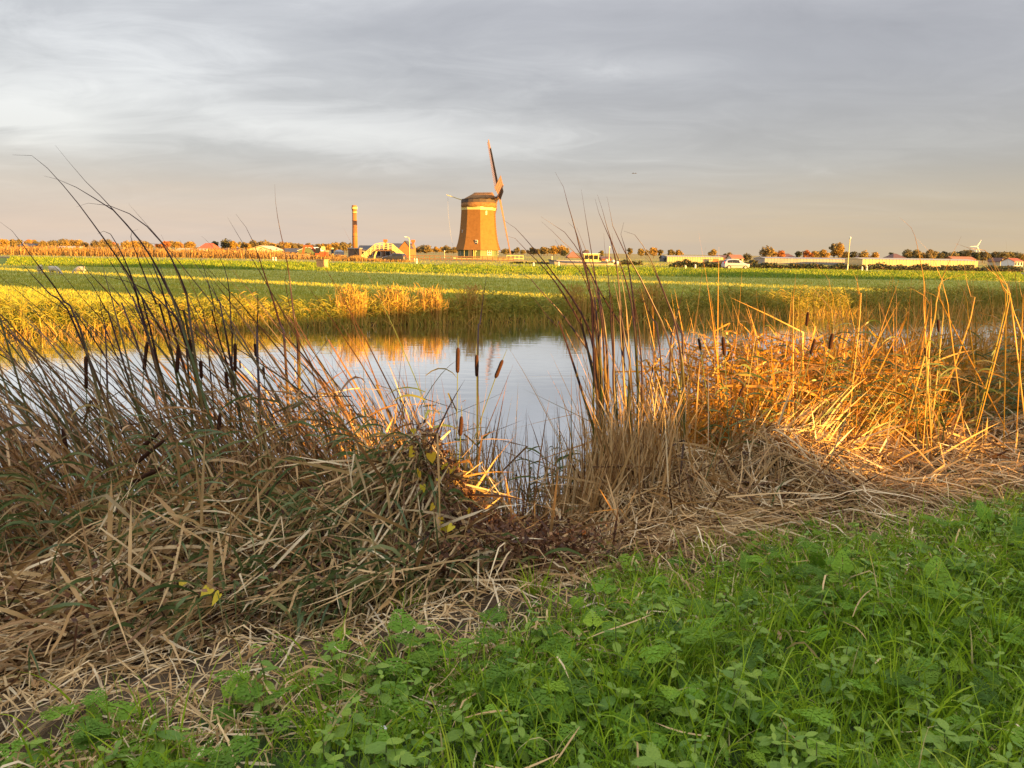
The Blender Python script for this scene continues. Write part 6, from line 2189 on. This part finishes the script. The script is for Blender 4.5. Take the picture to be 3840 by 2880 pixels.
small_protos = [frond_proto(np.random.default_rng(70 + i), 4, 2) for i in range(4)]
for pr in small_protos:                                    # fewer, rounder leaflets
    c_ = pr.mean(1, keepdims=True)
    pr[:] = c_ + (pr - c_) * 2.0


def fronds(q, size, lift, hue_mu, tilt=0.35, protos=protos):
    parts = []
    idx = rng.integers(0, len(protos), len(q))
    for k, pr in enumerate(protos):
        s = q[idx == k]
        n = len(s)
        if not n:
            continue
        m = len(pr)
        az = rng.uniform(0, 6.28, n)
        pitch = rng.normal(0.25, tilt, n)
        sz = size * rng.uniform(0.55, 1.25, n)
        v = pr.reshape(1, -1, 3) * sz[:, None, None]
        v = v.copy()
        bend = 0.9 / size
        v[..., 2] -= 0.35 * (v[..., 0] ** 2) * bend
        cx, sx = np.cos(pitch)[:, None], np.sin(pitch)[:, None]
        X = v[..., 0] * cx - v[..., 2] * sx
        Z = v[..., 0] * sx + v[..., 2] * cx
        ca, sa = np.cos(az)[:, None], np.sin(az)[:, None]
        Y = v[..., 1]
        h = lift * rng.random(n) ** 0.8
        W_ = np.stack([X * ca - Y * sa + s[:, 0:1], X * sa + Y * ca + s[:, 1:2], Z + (zg(s[:, 0], s[:, 1]) + 0.02 + h)[:, None]], -1)
        V = W_.reshape(-1, 3)
        Q = np.arange(len(V)).reshape(-1, 4)
        T = np.ones((n, m * 4, 4))
        T[..., 0] = np.clip(rng.normal(hue_mu, 0.17, n), 0, 0.9)[:, None]
        T[..., 1] = 0.3
        T[..., 2] = rng.random(n)[:, None]
        parts.append((V, Q, T.reshape(-1, 4)))
    return parts


q = bank_points(2100)
pat = np.sin(q[:, 0] * 2.1 + 1) * np.sin(q[:, 1] * 2.6 + q[:, 0])
q = q[rng.random(len(q)) < 0.2 + 0.8 * (pat > 0.0)]
stuff('cow_parsley', fronds(q, 0.12, 0.11, 0.42), M['fern'], 'ferny cow parsley leaves carpeting the near bank', 'ground cover')
q = bank_points(5200, 0.08)
stuff('chickweed', fronds(q, 0.055, 0.06, 0.4, 0.7, small_protos), M['fern'], 'small-leaved weeds low between the grass', 'ground cover')


# nettles
def nettle_leaf():
    m = 9
    ys = np.linspace(0, 1, m)
    half = 0.25 * np.sin(np.pi * (ys * 0.93 + 0.07)) ** 0.75 * (1 - 0.25 * ys)
    v, f = [], []
    for i, (y, w) in enumerate(zip(ys, half)):
        v += [(0, y, -0.16 * y * y)]
        for s in (-1, 1):
            v += [(s * w * 0.5, y - 0.01, 0.05 * w - 0.16 * y * y + 0.015 * (i % 2)), (s * w * (1.0), y + 0.02, 0.02 * w - 0.16 * y * y)]
    b = MB()
    b.add(v, [])
    for i in range(m - 1):
        a, c = i * 5, (i + 1) * 5
        for s in (0, 2):
            q1 = (a, a + 1 + s, c + 1 + s, c)
            q2 = (a + 1 + s, a + 2 + s, c + 1 + s)
            b.f += [q1 if s else q1[::-1], q2 if s else q2[::-1]]
            # tooth
            k = len(b.v)
            p0, p1 = np.array(b.v[a + 2 + s]), np.array(b.v[c + 2 + s])
            out = (p0 + p1) / 2 + np.array([math.copysign(0.06, p0[0] + 1e-9) * (1 - 0.4 * ys[i]), 0.085, -0.015])
            b.v.append(tuple(out))
            b.f += [(a + 2 + s, k, c + 1 + s), (k, c + 2 + s, c + 1 + s)]
    return b.mesh('nettle_leaf', M['nettle'])


nl = nettle_leaf()
stem_m = MB().pipe([(0, 0, 0), (0.01, 0.005, 0.5), (0, 0, 1.0)], [0.011, 0.009, 0.005], 6).mesh('nettle_stem', M['stalk'])


def nettle(x, y, h, leaf, label, group=None, nodes=4):
    root = thing('nettle', label, 'nettle', (x, y, float(zg(x, y)) - 0.01), rng.uniform(0, 6.28), group)
    root.rotation_euler = (rng.normal(0, 0.12), rng.normal(0, 0.12), rng.uniform(0, 6.28))
    s = link('stem', stem_m, root)
    s.scale = (0.3, 0.3, h)
    for k in range(nodes):
        f = 1.0 - 0.2 * k
        sz = leaf * (0.55 + 0.25 * min(k, 2) + 0.03 * k)
        for j in (0, 1):
            a = k * math.pi / 2 + j * math.pi + rng.normal(0, 0.2)
            o = link('leaf', nl, root)
            o.location = (0, 0, h * f)
            o.rotation_euler = (R(8 - 10 * k) + rng.normal(0, 0.14), rng.normal(0, 0.15), a)
            o.scale = (sz * rng.uniform(0.9, 1.15), sz, sz)
    return root


NETTLES = [
    (1450, 2790, 0.17, 0.12, 'large nettle at the bottom edge with broad toothed leaves'),
    (2300, 2600, 0.15, 0.10, 'bright nettle in the middle of the green bank'),
    (1990, 2520, 0.13, 0.09, 'pale nettle beside the tall grass blade'),
    (1570, 2370, 0.14, 0.09, 'nettle pair near the straw edge'),
    (610, 2740, 0.16, 0.11, 'isolated nettle standing on straw at the lower left'),
    (2790, 2500, 0.13, 0.10, 'broad nettle right of the central grass tuft'),
    (3010, 2800, 0.14, 0.11, 'nettle below the dark hollow at the bottom'),
    (3560, 2770, 0.16, 0.11, 'upright nettle at the lower right'),
    (3430, 2600, 0.15, 0.10, 'nettle behind the lower right grass tuft'),
    (2480, 2870, 0.15, 0.12, 'broad leaf nettle cut by the bottom edge'),
    (100, 2790, 0.12, 0.09, 'small nettle in the bottom left corner'),
    (870, 2600, 0.10, 0.08, 'small nettle at the left straw edge'),
]
for px, py, h, lf, lb in NETTLES:
    g = hit(px, py, h * 0.8)
    nettle(g[0], g[1], h, lf, lb)
q = bank_points(290, -0.1, wide=False)
right = q[:, 0] > 0.2
for x, y in q:
    t_, n_ = tn(x, y)
    zone = 'along the straw edge' if n_ > 2.35 else 'at the bottom edge' if y < 2.1 else 'in the lower left grass' if x < 0 else 'near the right edge' if x > 0.52 * y else 'in the middle of the green bank' if x < 0.25 * y else 'on the right half of the green bank'
    hgt = rng.uniform(0.10, 0.22)
    size = 'low' if hgt < 0.15 else 'taller'
    nettle(float(x), float(y), hgt, rng.uniform(0.04, 0.072), size + ' small-leaved nettle ' + zone, size + ' nettles ' + zone, 4)
for px, py, lb in ((1690, 2060, 'dark nettle climbing at the foot of the yellow vine'), (1855, 2010, 'shaded nettle left of the central straw skirt'), (2070, 1900, 'dark nettle patch at the centre below the water gap'), (2080, 2070, 'nettle at the foot of the central straw skirt'), (3350, 1870, 'nettle at the straw edge on the right bank')):
    g = hit(px, py, 0.08)
    nettle(g[0], g[1], 0.16, 0.07, lb, None, 4)

# grass tufts that stand out
TUFTS = [(2560, 2480, 'dark grass tuft on the middle of the green bank', 0.30), (3480, 2400, 'bright grass tuft right of the middle', 0.28), (3350, 2680, 'tall grass tuft at the lower right', 0.30), (2350, 2700, 'broad-bladed grass tuft at the bottom centre', 0.34),
         (3750, 2420, 'grass tuft near the right edge', 0.26), (2000, 2230, 'grass tuft at the straw edge in the centre', 0.20), (1540, 2290, 'grass tuft on the straw edge beside the straw stick', 0.17), (2770, 2320, 'dark drooping grass tuft on the upper green bank', 0.22),
         (3600, 2000, 'grass tuft high on the right green bank', 0.2), (1150, 2600, 'grass tuft on the left part of the green bank', 0.18), (2880, 2060, 'yellow-green grass spikes at the straw edge', 0.2), (2650, 2080, 'second yellow-green spikes at the straw edge', 0.18), (1230, 2800, 'grass tuft at the bottom left of centre', 0.26)]
for px, py, lb, ln in TUFTS:
    g = hit(px, py, 0.0)
    m = 46
    rt = thing('grass_tuft', lb, 'grass', g)
    az = rng.uniform(0, 6.28, m)
    rad = 0.06 * rng.random(m)
    ti = rng.uniform(0.05, 0.5, m)
    hue = np.clip(rng.normal(0.93 if 'yellow' in lb else 0.55, 0.08 if 'yellow' in lb else 0.2, m), 0, 0.97)
    V, Q, T = ribbons(np.stack([np.cos(az) * rad, np.sin(az) * rad, np.full(m, -0.02)], -1), np.stack([np.cos(az) * ti, np.sin(az) * ti, np.ones(m)], -1), ln * rng.uniform(0.5, 1.1, m), rng.uniform(0.005, 0.011, m), 7, rng.uniform(0.2, 2.2, m), prof='grass', hue=hue)
    o = link('blades', np_mesh('blades', V, Q, M['grass'], T), rt)
    V, Q, T = ribbons(np.stack([np.cos(az) * rad, np.sin(az) * rad, np.full(m, -0.02)], -1)[:14], np.stack([np.cos(az) * 0.9, np.sin(az) * 0.9, np.ones(m)], -1)[:14], ln * 0.6, 0.006, 5, 2.5, prof='grass', hue=np.full(14, 1.0))
    link('dry_blades', np_mesh('dry_blades', V, Q, M['grass'], T), rt)

# fallen leaves, feathers and a straw stick
def drop_leaf(px, py, ln, wd, mat, name, label, cat):
    g = hit(px, py, 0.02)
    b = MB()
    ring = [(-0.5, 0), (-0.2, 0.42), (0.15, 0.5), (0.5, 0.0), (0.15, -0.5), (-0.2, -0.42)]
    b.add([(x * ln, y * wd, 0.25 * ln * x * x + 0.12 * wd * abs(y)) for x, y in ring] + [(0, 0, 0)] + [(x * ln, y * wd, 0.25 * ln * x * x + 0.12 * wd * abs(y) - 0.002) for x, y in ring] + [(0, 0, -0.002)],
          [(0, 5, 6), (0, 6, 1), (1, 6, 2), (2, 6, 3), (3, 6, 4), (4, 6, 5), (7, 13, 12), (7, 8, 13), (8, 9, 13), (9, 10, 13), (10, 11, 13), (11, 12, 13)])
    o = b.build(name, M[mat])
    o.location = g + np.array([0, 0, 0.03])
    o.rotation_euler = (rng.normal(0, 0.35), rng.normal(0, 0.35), rng.uniform(0, 6.28))
    tag(o, label, cat)


for px, py, lb in ((458, 2745, 'bright yellow fallen leaf on straw at the lower left'), (715, 2810, 'yellow curled leaf near the isolated nettle'), (955, 2575, 'small orange leaf at the left green edge'), (630, 2440, 'yellow leaf lying in the left straw'), (1600, 2210, 'orange leaf on the straw in the centre'), (1640, 2180, 'yellow-brown leaf by the centre straw'), (2185, 2295, 'orange leaf on the green bank below the straw skirt'), (30, 2785, 'yellow leaf at the lower left corner'), (2920, 2410, 'yellow leaf in grass on the right'), (365, 2560, 'brown-orange leaf on the straw at the left'), (130, 2590, 'yellow leaf in straw near the left edge')):
    drop_leaf(px, py, 0.055, 0.022, 'dry_leaf', 'fallen_leaf', lb, 'leaf')
for px, py, lb in ((1370, 2730, 'larger white feather beside the large nettle'), (1437, 2760, 'small white feather lying on the large nettle'), (2050, 2603, 'pale feather tuft in the middle grass'), (2650, 2330, 'white feather in the upper grass'), (3608, 2610, 'white feather on the lower right nettles'), (3690, 2085, 'white feather near the right edge'), (3505, 1760, 'white scrap at the foot of the right reeds')):
    drop_leaf(px, py, 0.045, 0.022, 'feather', 'feather', lb, 'feather')
for (xa, ya), (xb, yb), lb in (((1350, 2218), (1460, 2380), 'pale straight straw stick pointing down to the grass'), ((2210, 2430), (2360, 2475), 'tan straw stick lying on the middle grass'), ((2180, 2280), (2265, 2258), 'short tan straw piece on the upper grass'), ((1175, 2515), (1260, 2570), 'bent pale straw on the left green bank')):
    a, b_ = hit(xa, ya, 0.09), hit(xb, yb, 0.05)
    m = MB()
    m.pipe([tuple(a), tuple(a * 0.6 + b_ * 0.4 + [0, 0, 0.006]), tuple(b_)], [0.004, 0.0045, 0.0035], 6)
    o = m.build('straw_stick', M['sheet_cream'])
    tag(o, lb, 'straw')
